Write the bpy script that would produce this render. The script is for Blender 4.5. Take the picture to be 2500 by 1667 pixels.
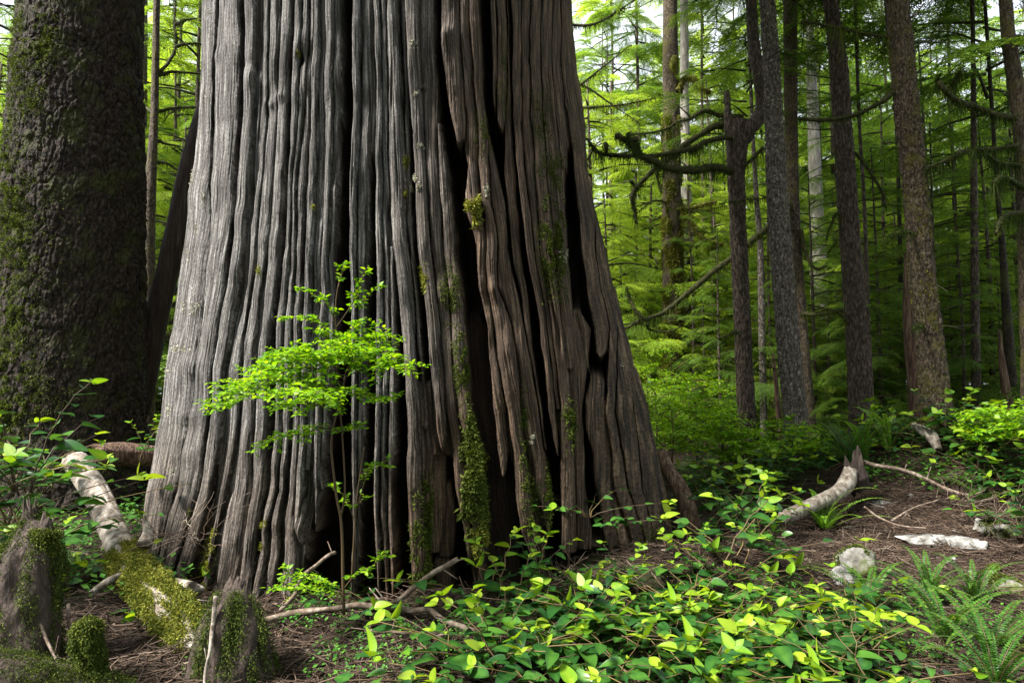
import bpy, math, random
import numpy as np
from mathutils import Vector, Matrix

sc = bpy.context.scene
for o in list(bpy.data.objects): bpy.data.objects.remove(o)
RS = np.random.RandomState(7)
random.seed(7)
R = math.radians

# ------------------------------------------------------------------ camera, sky, sun, exposure
CAMZ, PITCH, F = 1.0, R(4.2), 24 / 36 * 2500          # F: focal length in photograph pixels
cd = bpy.data.cameras.new('camera'); cam = bpy.data.objects.new('camera', cd)
sc.collection.objects.link(cam); sc.camera = cam
cam.location = (0, 0, CAMZ); cam.rotation_euler = (R(90) + PITCH, 0, 0)
cd.sensor_width = 36; cd.lens = 24; cd.clip_start = 0.05; cd.clip_end = 2000
SUN_AZ, SUN_EL = R(246), R(48)                         # azimuth of the light, from +Y clockwise
w = bpy.data.worlds.new('World'); sc.world = w; w.use_nodes = True
nt = w.node_tree; bg = nt.nodes['Background']
sky = nt.nodes.new('ShaderNodeTexSky'); sky.sky_type = 'NISHITA'; sky.sun_disc = False
sky.sun_elevation = SUN_EL; sky.sun_rotation = SUN_AZ; sky.dust_density = 3.0; sky.air_density = 1.0
# thin bright cloud over the sky
tcw = nt.nodes.new('ShaderNodeTexCoord'); cn = nt.nodes.new('ShaderNodeTexNoise'); cn.inputs['Scale'].default_value = 2.5; cn.inputs['Detail'].default_value = 6
cr = nt.nodes.new('ShaderNodeValToRGB'); cr.color_ramp.elements[0].position = 0.3; cr.color_ramp.elements[0].color = (.55, .55, .55, 1); cr.color_ramp.elements[1].position = 0.6
cm = nt.nodes.new('ShaderNodeMix'); cm.data_type = 'RGBA'; cm.inputs[7].default_value = (7.5, 8.0, 8.6, 1)
nt.links.new(tcw.outputs['Generated'], cn.inputs['Vector']); nt.links.new(cn.outputs['Fac'], cr.inputs[0]); nt.links.new(cr.outputs[0], cm.inputs[0])
nt.links.new(sky.outputs[0], cm.inputs[6]); nt.links.new(cm.outputs[2], bg.inputs[0]); bg.inputs[1].default_value = 0.06
sl = bpy.data.lights.new('sun', 'SUN'); sl.energy = 5.0; sl.angle = R(14); sl.color = (1.0, 0.96, 0.88)
so = bpy.data.objects.new('sun', sl); sc.collection.objects.link(so)
sd = Vector((math.sin(SUN_AZ) * math.cos(SUN_EL), math.cos(SUN_AZ) * math.cos(SUN_EL), math.sin(SUN_EL)))
so.rotation_euler = sd.to_track_quat('Z', 'Y').to_euler(); so.location = (-6, -4, 12)
sc.view_settings.view_transform = 'Standard'; sc.view_settings.look = 'None'
sc.view_settings.exposure = 1.98; sc.view_settings.gamma = 1; sc.view_settings.use_curve_mapping = False
sc.render.engine = 'CYCLES'
cy = sc.cycles
cy.max_bounces = 7; cy.diffuse_bounces = 3; cy.glossy_bounces = 2; cy.transmission_bounces = 5; cy.transparent_max_bounces = 6
cy.use_denoising = True; cy.sample_clamp_indirect = 4.0; cy.caustics_reflective = False; cy.caustics_refractive = False

# ------------------------------------------------------------------ pixel <-> world (photograph pixels, 2500 x 1667)
cp, sp = math.cos(PITCH), math.sin(PITCH)
def ray(px, py):
    a = (np.asarray(px, float) - 1250) / F; b = (833.5 - np.asarray(py, float)) / F
    return a, cp - b * sp, sp + b * cp
def W(px, py, Y):                                      # the point at world depth Y seen at a pixel
    a, d, e = ray(px, py); t = Y / d
    return np.stack([a * t, d * t, CAMZ + e * t], -1)
def proj(P):
    x, y, z = P[..., 0], P[..., 1], P[..., 2] - CAMZ
    d = y * cp + z * sp; u = -y * sp + z * cp
    return 1250 + F * x / d, 833.5 - F * u / d
def msize(wpx, Y): return wpx / F * Y

# ------------------------------------------------------------------ noise
def _h(ix, iy, s):
    n = (ix.astype(np.int64) * 374761393 + iy.astype(np.int64) * 668265263 + s * 974634777) & 0xffffffff
    n = ((n ^ (n >> 13)) * 1274126177) & 0xffffffff
    return ((n ^ (n >> 16)) & 0xffff) / 65535.0
def vn(x, y, s=0):
    x = np.asarray(x, float); y = np.asarray(y, float); x, y = np.broadcast_arrays(x, y)
    ix = np.floor(x); iy = np.floor(y); fx = x - ix; fy = y - iy
    fx = fx * fx * (3 - 2 * fx); fy = fy * fy * (3 - 2 * fy)
    a = _h(ix, iy, s); b = _h(ix + 1, iy, s); c = _h(ix, iy + 1, s); d = _h(ix + 1, iy + 1, s)
    return (a + (b - a) * fx) * (1 - fy) + (c + (d - c) * fx) * fy
def fbm(x, y, o=4, s=0, g=0.5):
    r = 0; A = 1; T = 0
    for k in range(o):
        r = r + A * vn(np.asarray(x) * 2 ** k, np.asarray(y) * 2 ** k, s + k * 17); T += A; A *= g
    return r / T
def worley(x, y, s=0):
    ix, iy = np.floor(x), np.floor(y); f1 = np.full(x.shape, 9.); f2 = f1.copy(); cid = np.zeros(x.shape)
    for a in (-1, 0, 1):
        for b in (-1, 0, 1):
            u, v = ix + a, iy + b; d = np.hypot(u + _h(u, v, s) - x, v + _h(u, v, s + 7) - y); c = _h(u, v, s + 13)
            n = d < f1; f2 = np.where(n, f1, np.minimum(f2, d)); cid = np.where(n, c, cid); f1 = np.where(n, d, f1)
    return f1, f2, cid
def ss(a, b, x):
    t = np.clip((x - a) / (b - a), 0, 1); return t * t * (3 - 2 * t)

# ------------------------------------------------------------------ ground height
def gz(x, y):
    x = np.asarray(x, float); y = np.asarray(y, float)
    z = 0.62 * np.exp(-(((x - 4.3) / 1.7) ** 2 + ((y - 6.4) / 1.35) ** 2))
    z = z + 0.25 * ss(6.5, 9, y) * ss(0.0, 2.0, x)
    z = z + 0.50 * np.exp(-(((x + 4.6) / 1.8) ** 2 + ((y - 5.6) / 1.5) ** 2))
    z = z + 0.12 * np.exp(-(((x - 0.7) / 0.8) ** 2 + ((y - 3.7) / 0.35) ** 2))
    z = z + 0.05 * np.exp(-(((x + 2.2) / 0.7) ** 2 + ((y - 2.6) / 0.5) ** 2))
    rb = np.hypot(x + 0.2, y - 5.0); z = z + .10 * np.exp(-((rb - 1.82) / .14) ** 2) * ss(.25, .75, vn(x * 2.3 + 7, y * 2.3 + 3, 21)) * (y < 5)
    z = z + .22 * np.exp(-(((x - 5.2) / 1.1) ** 2 + ((y - 6.2) / 1.2) ** 2))
    far = ss(3, 12, y)
    z = z + (fbm(x * 1.3 + 40, y * 1.3 + 40, 4, 5) - 0.5) * (0.14 + 0.25 * far) + (fbm(x * 6, y * 6 + 9, 3, 8) - 0.5) * 0.05
    return z
def G(px, py):                                         # pixel -> point on the ground
    a, d, e = ray(px, py); t = np.linspace(1.2, 60, 4000)
    X, Y, Z = a * t, d * t, CAMZ + e * t
    below = np.nonzero(Z <= gz(X, Y))[0]
    i = below[0] if len(below) else -1
    return np.array([X[i], Y[i], float(gz(X[i], Y[i]))])

# ------------------------------------------------------------------ mesh helpers
col = sc.collection
def link(o, parent=None):
    col.objects.link(o)
    if parent is not None: o.parent = parent
    return o
def mesh_data(name, V, Fs, mat, tone=None, uv=None, smooth=True, attrs=None):
    me = bpy.data.meshes.new(name)
    V = np.ascontiguousarray(V, np.float32)
    Fs = [np.asarray(f, np.int32) for f in (Fs if isinstance(Fs, list) else [Fs]) if len(f)]
    me.vertices.add(len(V)); me.vertices.foreach_set('co', V.ravel())
    idx = np.concatenate([f.ravel() for f in Fs]); sizes = np.concatenate([np.full(len(f), f.shape[1], np.int32) for f in Fs])
    me.loops.add(len(idx)); me.loops.foreach_set('vertex_index', idx)
    me.polygons.add(len(sizes)); st = np.zeros(len(sizes), np.int32); st[1:] = np.cumsum(sizes)[:-1]
    me.polygons.foreach_set('loop_start', st)
    me.polygons.foreach_set('use_smooth', np.full(len(sizes), smooth))
    at = dict(attrs or {})
    if tone is not None: at['tone'] = tone
    for k, v in at.items():
        A = me.attributes.new(k, 'FLOAT', 'POINT'); A.data.foreach_set('value', np.ascontiguousarray(v, np.float32))
    if uv is not None:
        A = me.attributes.new('flow', 'FLOAT_VECTOR', 'POINT')
        A.data.foreach_set('vector', np.ascontiguousarray(np.c_[uv, np.zeros(len(uv))], np.float32).ravel())
    me.update(); me.validate()
    for m in (mat if isinstance(mat, list) else [mat]): me.materials.append(m)
    return me
def obj(name, V, Fs, mat, parent=None, **k):
    return link(bpy.data.objects.new(name, mesh_data(name, V, Fs, mat, **k)), parent)
class MB:
    def __init__(s): s.V = []; s.F = {3: [], 4: []}; s.T = []; s.n = 0
    def add(s, V, Fs, tone=0.5):
        V = np.asarray(V, float).reshape(-1, 3); Fs = np.asarray(Fs)
        s.V.append(V); s.F[Fs.shape[1]].append(Fs + s.n)
        s.T.append(np.broadcast_to(np.asarray(tone, float), (len(V),))); s.n += len(V)
    def arrays(s):
        return np.concatenate(s.V), [np.concatenate(f) for f in s.F.values() if f], np.concatenate(s.T)
    def obj(s, name, mat, parent=None, smooth=True):
        V, Fs, T = s.arrays(); return obj(name, V, Fs, mat, parent, tone=T, smooth=smooth)
    def data(s, name, mat, smooth=True):
        V, Fs, T = s.arrays(); return mesh_data(name, V, Fs, mat, tone=T, smooth=smooth)
def tag(o, label, cat, group=None, kind=None):
    o['label'] = label; o['category'] = cat
    if group: o['group'] = group
    if kind: o['kind'] = kind
    return o
def thing(name, label, cat, loc=(0, 0, 0), rz=0, group=None):
    o = link(bpy.data.objects.new(name, None)); o.location = loc; o.rotation_euler = (0, 0, rz); o.empty_display_size = 0.1
    return tag(o, label, cat, group)
def grid_faces(nr, nc, wrap=False):
    r = np.arange(nr - 1)[:, None]; c = np.arange(nc if wrap else nc - 1)[None, :]
    c2 = (c + 1) % nc
    return np.stack([r * nc + c, r * nc + c2, (r + 1) * nc + c2, (r + 1) * nc + c], -1).reshape(-1, 4)
def resample(P, rad, step):
    P = np.asarray(P, float); rad = np.asarray(rad, float)
    # Catmull-Rom through the points, then even spacing
    n = len(P); Q = []; q = []
    Pe = np.vstack([2 * P[0] - P[1], P, 2 * P[-1] - P[-2]])
    for i in range(n - 1):
        p0, p1, p2, p3 = Pe[i:i + 4]; m = max(3, int(np.linalg.norm(p2 - p1) / step) + 1)
        t = np.linspace(0, 1, m, endpoint=False)[:, None]
        Q.append(0.5 * (2 * p1 + (p2 - p0) * t + (2 * p0 - 5 * p1 + 4 * p2 - p3) * t ** 2 + (3 * p1 - p0 - 3 * p2 + p3) * t ** 3))
        q.append(rad[i] + (rad[i + 1] - rad[i]) * t[:, 0])
    return np.vstack(Q + [P[-1:]]), np.concatenate(q + [rad[-1:]])
def frames_along(P):
    T = np.gradient(P, axis=0); T /= np.linalg.norm(T, axis=1)[:, None] + 1e-9
    ref = np.array([0, 1, 0.0]) if abs(T[0, 1]) < 0.9 else np.array([1, 0, 0.0])
    A = np.zeros_like(T); a = ref
    for i in range(len(T)):
        a = a - T[i] * a.dot(T[i]); a = a / (np.linalg.norm(a) + 1e-9); A[i] = a
    return T, A, np.cross(T, A)
def tube(P, rad, n=8, amp=0.0, fr=(3, 6), seed=0, cap=True, oct=3, ridge=0.0, plates=None):
    P = np.asarray(P, float); rad = np.asarray(rad, float); T, A, B = frames_along(P)
    th = np.arange(n) / n * 2 * math.pi
    s = np.r_[0, np.cumsum(np.linalg.norm(np.diff(P, axis=0), axis=1))]
    rr = np.repeat(rad[:, None], n, 1)
    if amp:
        # noise on the unwrapped cylinder, blended over the seam
        u = th[None] / (2 * math.pi) * fr[0]; v = s[:, None] * fr[1]
        a = fbm(u, v, oct, seed); b = fbm(u - fr[0], v, oct, seed); k = ss(0.85, 1, th / (2 * math.pi))[None]
        N = a * (1 - k) + b * k
        if ridge: N = N * (1 - ridge) + ridge * (1 - np.abs(2 * N - 1))
        rr = rr * (1 + amp * (N - 0.5) * 2)
    if plates:                                          # scaly bark: overlapping flakes
        hh = 0
        for ku, kv, am in plates:
            uu = th[None] / (2 * math.pi) * ku + (fbm(s[:, None] * 9, th[None] * 3, 2, 3) - .5) * .9; vv = s[:, None] * kv + (fbm(th[None] * 6, s[:, None] * 7, 2, 5) - .5) * .9
            f1, f2, cid = worley(uu + 0 * vv, vv + 0 * uu, seed); hh = hh + am * (ss(0.0, .22, f2 - f1) * (.35 + .9 * cid) - .25 * f1)
        rr = rr + hh
    V = P[:, None] + rr[..., None] * (np.cos(th)[None, :, None] * A[:, None] + np.sin(th)[None, :, None] * B[:, None])
    Fs = grid_faces(len(P), n, True); V = V.reshape(-1, 3)
    if cap:
        m = len(V); V = np.vstack([V, P[0], P[-1]])
        i = np.arange(n); j = (i + 1) % n; k = (len(P) - 1) * n
        c = np.concatenate([np.stack([j, i, np.full(n, m), np.full(n, m)], -1), np.stack([k + i, k + j, np.full(n, m + 1), np.full(n, m + 1)], -1)])
        return V, Fs, c[:, :3]
    return V, Fs, None
def add_tube(mb, P, rad, n=6, tone=0.5, **k):
    V, Fs, c = tube(P, rad, n, **k); b = mb.n; mb.add(V, Fs, tone)
    if c is not None: mb.F[3].append(c + b)
def norm(v): return v / (np.linalg.norm(v, axis=-1, keepdims=True) + 1e-9)
def basis(d, up):                                     # rotation matrices: columns side, dir, normal
    d = norm(np.asarray(d, float)); up = np.asarray(up, float)
    s = norm(np.cross(d, up)); nn = np.cross(s, d)
    return np.stack([s, d, nn], -1)
def scatter(mb, tv, tf, M, pos, scale, tone):
    n = len(pos); scale = np.asarray(scale, float)
    if scale.ndim == 1: scale = scale[:, None]
    L = tv[None] * scale[:, None, :] if scale.shape[1] == 3 else tv[None] * scale[:, :, None]
    V = np.einsum('nij,nkj->nki', M, L) + pos[:, None]
    Fs = (tf[None] + (np.arange(n) * len(tv))[:, None, None]).reshape(-1, tf.shape[1])
    mb.add(V.reshape(-1, 3), Fs, np.repeat(np.broadcast_to(tone, (n,)), len(tv)))
LEAF1 = (np.array([[0, 0, 0], [0.5, 0.45, 0.06], [0, 1, 0], [-0.5, 0.45, 0.06]]), np.array([[0, 1, 2, 3]]))
def ovate(nl=5, wid=0.5, fold=0.10, curl=-0.14):
    V = []; t = np.linspace(0, 1, nl + 1)
    for s in t:
        hw = wid * (math.sin(math.pi * min(1, s ** 0.70)) ** 0.62) * (1 - 0.25 * s * s) if 0 < s < 1 else 0.004
        z = curl * s * s
        V += [[-hw, s, z + fold * hw * 2], [0, s, z], [hw, s, z + fold * hw * 2]]
    return np.array(V), grid_faces(nl + 1, 3)
def blades(mb, P, N, length, width, rs, droop=0.5, spread=0.8, tone=(0.2, 0.9)):
    n = len(P); d = norm(N + rs.normal(0, spread, (n, 3))); d[:, 2] -= droop * rs.rand(n); d = norm(d)
    M = basis(d, rs.normal(0, 1, (n, 3)))
    L = length * (0.5 + rs.rand(n)); Wd = width * (0.6 + 0.8 * rs.rand(n))
    scatter(mb, LEAF1[0], LEAF1[1], M, P, np.c_[Wd, L, L], tone[0] + (tone[1] - tone[0]) * rs.rand(n))
def strands(mb, P, length, width, rs, segs=2, tone=(0.2, 0.9)):
    n = len(P); L = length * (0.25 + rs.rand(n) ** 2 * 1.2); a = rs.rand(n) * math.pi
    sx = np.stack([np.cos(a), np.sin(a), 0 * a], -1) * width; dr = rs.normal(0, 0.12, (n, 3)); dr[:, 2] = -1
    rows = []
    for k in range(segs + 1):
        t = k / segs; c = P + dr * (L * t)[:, None]; wv = sx * (1 - t * 0.85)
        rows += [c - wv, c + wv]
    V = np.stack(rows, 1).reshape(-1, 3); m = 2 * (segs + 1)
    f = np.array([[2 * k, 2 * k + 1, 2 * k + 3, 2 * k + 2] for k in range(segs)])
    Fs = (f[None] + (np.arange(n) * m)[:, None, None]).reshape(-1, 4)
    mb.add(V, Fs, np.repeat(tone[0] + (tone[1] - tone[0]) * rs.rand(n), m))

# ------------------------------------------------------------------ materials
def new_mat(name):
    m = bpy.data.materials.new(name); m.use_nodes = True; t = m.node_tree
    return m, t, t.nodes['Principled BSDF'], t.nodes['Material Output']
def N_(t, ty, **k):
    n = t.nodes.new(ty)
    for a, v in k.items():
        if a in n.inputs: n.inputs[a].default_value = v
        else: setattr(n, a, v)
    return n
def ramp(t, stops):
    n = t.nodes.new('ShaderNodeValToRGB'); e = n.color_ramp.elements
    while len(e) < len(stops): e.new(0.5)
    for q, (p, c) in zip(e, stops): q.position = p; q.color = (*c, 1)
    return n
def leaf_mat(name, stops, trans=0.45, rough=0.4, spec=0.4, tcol=(1.25, 1.1, 0.5)):
    m, t, b, out = new_mat(name)
    a = N_(t, 'ShaderNodeAttribute', attribute_name='tone'); r = ramp(t, stops)
    oi = t.nodes.new('ShaderNodeObjectInfo'); ad = N_(t, 'ShaderNodeMath', operation='MULTIPLY_ADD'); ad.inputs[1].default_value = 0.14; 
    sub = N_(t, 'ShaderNodeMath', operation='ADD'); sub.inputs[1].default_value = -0.07
    t.links.new(oi.outputs['Random'], ad.inputs[0]); t.links.new(a.outputs['Fac'], ad.inputs[2]); t.links.new(ad.outputs[0], sub.inputs[0])
    t.links.new(sub.outputs[0], r.inputs[0]); t.links.new(r.outputs[0], b.inputs['Base Color'])
    b.inputs['Roughness'].default_value = rough; b.inputs['Specular IOR Level'].default_value = spec
    tr = t.nodes.new('ShaderNodeBsdfTranslucent'); mx = t.nodes.new('ShaderNodeMixShader'); mx.inputs[0].default_value = trans
    mul = N_(t, 'ShaderNodeMix', data_type='RGBA', blend_type='MULTIPLY'); mul.inputs[0].default_value = 1
    t.links.new(r.outputs[0], mul.inputs[6]); mul.inputs[7].default_value = (*tcol, 1); t.links.new(mul.outputs[2], tr.inputs[0])
    t.links.new(b.outputs[0], mx.inputs[1]); t.links.new(tr.outputs[0], mx.inputs[2]); t.links.new(mx.outputs[0], out.inputs[0])
    return m
def bark_mat(name, stops, scale=(14, 14, 3), bump=0.5, dist=0.02, rough=0.85, moss=None, moss_amt=0.5, lichen=None):
    m, t, b, out = new_mat(name)
    tc = t.nodes.new('ShaderNodeTexCoord'); mp = N_(t, 'ShaderNodeMapping'); mp.inputs['Scale'].default_value = scale
    t.links.new(tc.outputs['Object'], mp.inputs[0])
    n1 = N_(t, 'ShaderNodeTexNoise', Scale=1.0, Detail=8.0, Roughness=0.68); t.links.new(mp.outputs[0], n1.inputs['Vector'])
    vo = N_(t, 'ShaderNodeTexVoronoi', feature='DISTANCE_TO_EDGE', Scale=1.3); t.links.new(mp.outputs[0], vo.inputs['Vector'])
    r = ramp(t, stops); t.links.new(n1.outputs['Fac'], r.inputs[0]); c = r.outputs[0]
    def over(c, colr, sc_, lo, hi, det=6.0):
        n2 = N_(t, 'ShaderNodeTexNoise', Scale=sc_, Detail=det, Roughness=0.7); t.links.new(tc.outputs['Object'], n2.inputs['Vector'])
        k = ramp(t, [(lo, (0, 0, 0)), (hi, (1, 1, 1))]); t.links.new(n2.outputs['Fac'], k.inputs[0])
        mx = N_(t, 'ShaderNodeMix', data_type='RGBA'); t.links.new(k.outputs[0], mx.inputs[0]); t.links.new(c, mx.inputs[6]); mx.inputs[7].default_value = (*colr, 1)
        return mx.outputs[2]
    if lichen: c = over(c, lichen, 34.0, 0.56, 0.64)
    if moss: c = over(c, moss, 5.0, 0.62 - 0.3 * moss_amt, 0.74 - 0.3 * moss_amt)
    t.links.new(c, b.inputs['Base Color'])
    b.inputs['Roughness'].default_value = rough; b.inputs['Specular IOR Level'].default_value = 0.25
    ad = N_(t, 'ShaderNodeMath', operation='MULTIPLY_ADD'); ad.inputs[1].default_value = 0.7
    t.links.new(vo.outputs['Distance'], ad.inputs[0]); t.links.new(n1.outputs['Fac'], ad.inputs[2])
    bp = N_(t, 'ShaderNodeBump', Strength=bump, Distance=dist); t.links.new(ad.outputs[0], bp.inputs['Height']); t.links.new(bp.outputs[0], b.inputs['Normal'])
    return m
M = {}
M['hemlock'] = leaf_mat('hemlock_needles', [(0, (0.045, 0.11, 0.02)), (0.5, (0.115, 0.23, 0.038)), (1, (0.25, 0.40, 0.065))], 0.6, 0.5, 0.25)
M['hemlock_bright'] = leaf_mat('hemlock_lit_needles', [(0, (0.11, 0.21, 0.022)), (0.5, (0.25, 0.40, 0.045)), (1, (0.42, 0.58, 0.10))], 0.62, 0.5, 0.25, (1.25, 1.1, 0.55))  # paler new growth, with the gap's sunlit glow also raised into the colour
M['salal'] = leaf_mat('salal_leaf', [(0, (0.008, 0.034, 0.010)), (0.55, (0.020, 0.080, 0.014)), (1, (0.065, 0.17, 0.022))], 0.3, 0.33, 0.4)
M['salal_young'] = leaf_mat('salal_young_leaf', [(0, (0.05, 0.16, 0.012)), (0.55, (0.14, 0.29, 0.014)), (1, (0.27, 0.38, 0.022))], 0.42, 0.48, 0.3, (1.2, 1.1, 0.4))
M['huckle'] = leaf_mat('huckleberry_leaf', [(0, (0.04, 0.14, 0.006)), (0.5, (0.15, 0.32, 0.010)), (1, (0.32, 0.50, 0.018))], 0.5, 0.45, 0.3, (1.2, 1.15, 0.3))
M['fern'] = leaf_mat('fern_leaf', [(0, (0.012, 0.05, 0.010)), (0.5, (0.034, 0.11, 0.014)), (1, (0.10, 0.22, 0.02))], 0.4, 0.4, 0.3)
M['fern_bright'] = leaf_mat('fern_light_leaf', [(0, (0.06, 0.18, 0.015)), (0.5, (0.12, 0.30, 0.02)), (1, (0.22, 0.40, 0.03))], 0.45, 0.4, 0.3)
M['moss'] = leaf_mat('moss', [(0, (0.02, 0.035, 0.006)), (0.5, (0.06, 0.085, 0.012)), (1, (0.15, 0.17, 0.03))], 0.25, 0.8, 0.1, (1.1, 1.1, 0.6))
M['moss_gold'] = leaf_mat('golden_moss', [(0, (0.07, 0.08, 0.012)), (0.5, (0.17, 0.18, 0.025)), (1, (0.32, 0.31, 0.06))], 0.25, 0.8, 0.1, (1.1, 1.1, 0.6))
M['moss_dark'] = leaf_mat('dark_moss', [(0, (0.012, 0.022, 0.004)), (0.5, (0.03, 0.05, 0.008)), (1, (0.08, 0.10, 0.018))], 0.2, 0.8, 0.1, (1.1, 1.1, 0.6))
M['lichen'] = leaf_mat('pale_lichen', [(0, (0.25, 0.24, 0.18)), (1, (0.48, 0.46, 0.36))], 0.1, 0.9, 0.1, (1, 1, 1))
M['groundcover'] = leaf_mat('ground_cover_leaf', [(0, (0.02, 0.08, 0.015)), (0.5, (0.05, 0.16, 0.02)), (1, (0.12, 0.27, 0.03))], 0.35, 0.45, 0.3)
M['twig'] = leaf_mat('needle_litter', [(0, (0.022, 0.014, 0.010)), (0.45, (0.07, 0.045, 0.032)), (0.75, (0.16, 0.11, 0.08)), (1, (0.36, 0.30, 0.24))], 0.05, 0.8, 0.2, (1, 1, 1))
M['stem'] = leaf_mat('shrub_stem', [(0, (0.06, 0.035, 0.02)), (1, (0.16, 0.11, 0.04))], 0.05, 0.6, 0.3, (1, 1, 1))
M['bark_dark'] = bark_mat('dark_spruce_bark', [(0.34, (0.004, 0.003, 0.002)), (0.5, (0.024, 0.016, 0.011)), (0.66, (0.085, 0.058, 0.043))], (40, 40, 26), 1.0, 0.02, moss=(0.03, 0.033, 0.007), moss_amt=0.40)
M['bark_brown'] = bark_mat('brown_hemlock_bark', [(0.34, (0.010, 0.007, 0.005)), (0.5, (0.05, 0.036, 0.027)), (0.66, (0.15, 0.115, 0.09))], (48, 48, 16), 1.0, 0.02)
M['bark_grey'] = bark_mat('grey_lichened_bark', [(0.34, (0.016, 0.012, 0.009)), (0.5, (0.07, 0.056, 0.046)), (0.66, (0.19, 0.165, 0.14))], (48, 48, 18), 1.0, 0.02, lichen=(0.30, 0.28, 0.24))
M['bark_mossy'] = bark_mat('mossy_bark', [(0.34, (0.012, 0.008, 0.005)), (0.5, (0.058, 0.042, 0.028)), (0.66, (0.17, 0.13, 0.095))], (50, 50, 24), 1.0, 0.025, moss=(0.085, 0.072, 0.022), moss_amt=0.4)
M['bark_green'] = bark_mat('green_mossed_bark', [(0.3, (0.02, 0.02, 0.006)), (0.5, (0.07, 0.075, 0.014)), (0.72, (0.15, 0.15, 0.03))], (20, 20, 8), 0.7, 0.015, moss=(0.17, 0.17, 0.03), moss_amt=0.6)
M['bark_pale'] = bark_mat('pale_grey_bark', [(0.3, (0.09, 0.08, 0.07)), (0.5, (0.2, 0.185, 0.165)), (0.72, (0.36, 0.34, 0.31))], (24, 24, 6), 0.5, 0.012)
M['snag'] = bark_mat('rotten_red_wood', [(0.34, (0.016, 0.008, 0.005)), (0.5, (0.07, 0.04, 0.026)), (0.68, (0.19, 0.125, 0.09))], (50, 50, 5), 0.8, 0.02)
M['slab'] = bark_mat('dark_dead_wood', [(0.3, (0.015, 0.010, 0.008)), (0.5, (0.045, 0.031, 0.025)), (0.72, (0.10, 0.075, 0.06))], (40, 40, 4), 0.7, 0.015)
M['white_wood'] = bark_mat('bleached_wood', [(0.30, (0.04, 0.026, 0.018)), (0.46, (0.19, 0.155, 0.125)), (0.66, (0.42, 0.385, 0.34))], (24, 24, 14), 0.8, 0.014)
M['branch'] = bark_mat('dead_branch_bark', [(0.3, (0.04, 0.026, 0.018)), (0.5, (0.14, 0.10, 0.075)), (0.7, (0.34, 0.29, 0.25))], (30, 30, 30), 0.5, 0.006)
M['limb'] = bark_mat('mossed_limb_bark', [(0.3, (0.012, 0.012, 0.005)), (0.5, (0.035, 0.036, 0.010)), (0.72, (0.085, 0.08, 0.02))], (30, 30, 30), 0.6, 0.01)
M['rock'] = bark_mat('pale_stone', [(0.36, (0.05, 0.045, 0.04)), (0.5, (0.20, 0.195, 0.185)), (0.66, (0.42, 0.41, 0.39))], (14, 14, 14), 0.35, 0.02, rough=0.8)
M['rock_mossy'] = bark_mat('mossy_stone', [(0.36, (0.04, 0.036, 0.03)), (0.5, (0.12, 0.115, 0.105)), (0.7, (0.33, 0.32, 0.30))], (14, 14, 14), 0.35, 0.02, moss=(0.05, 0.06, 0.012), moss_amt=0.45)

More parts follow.
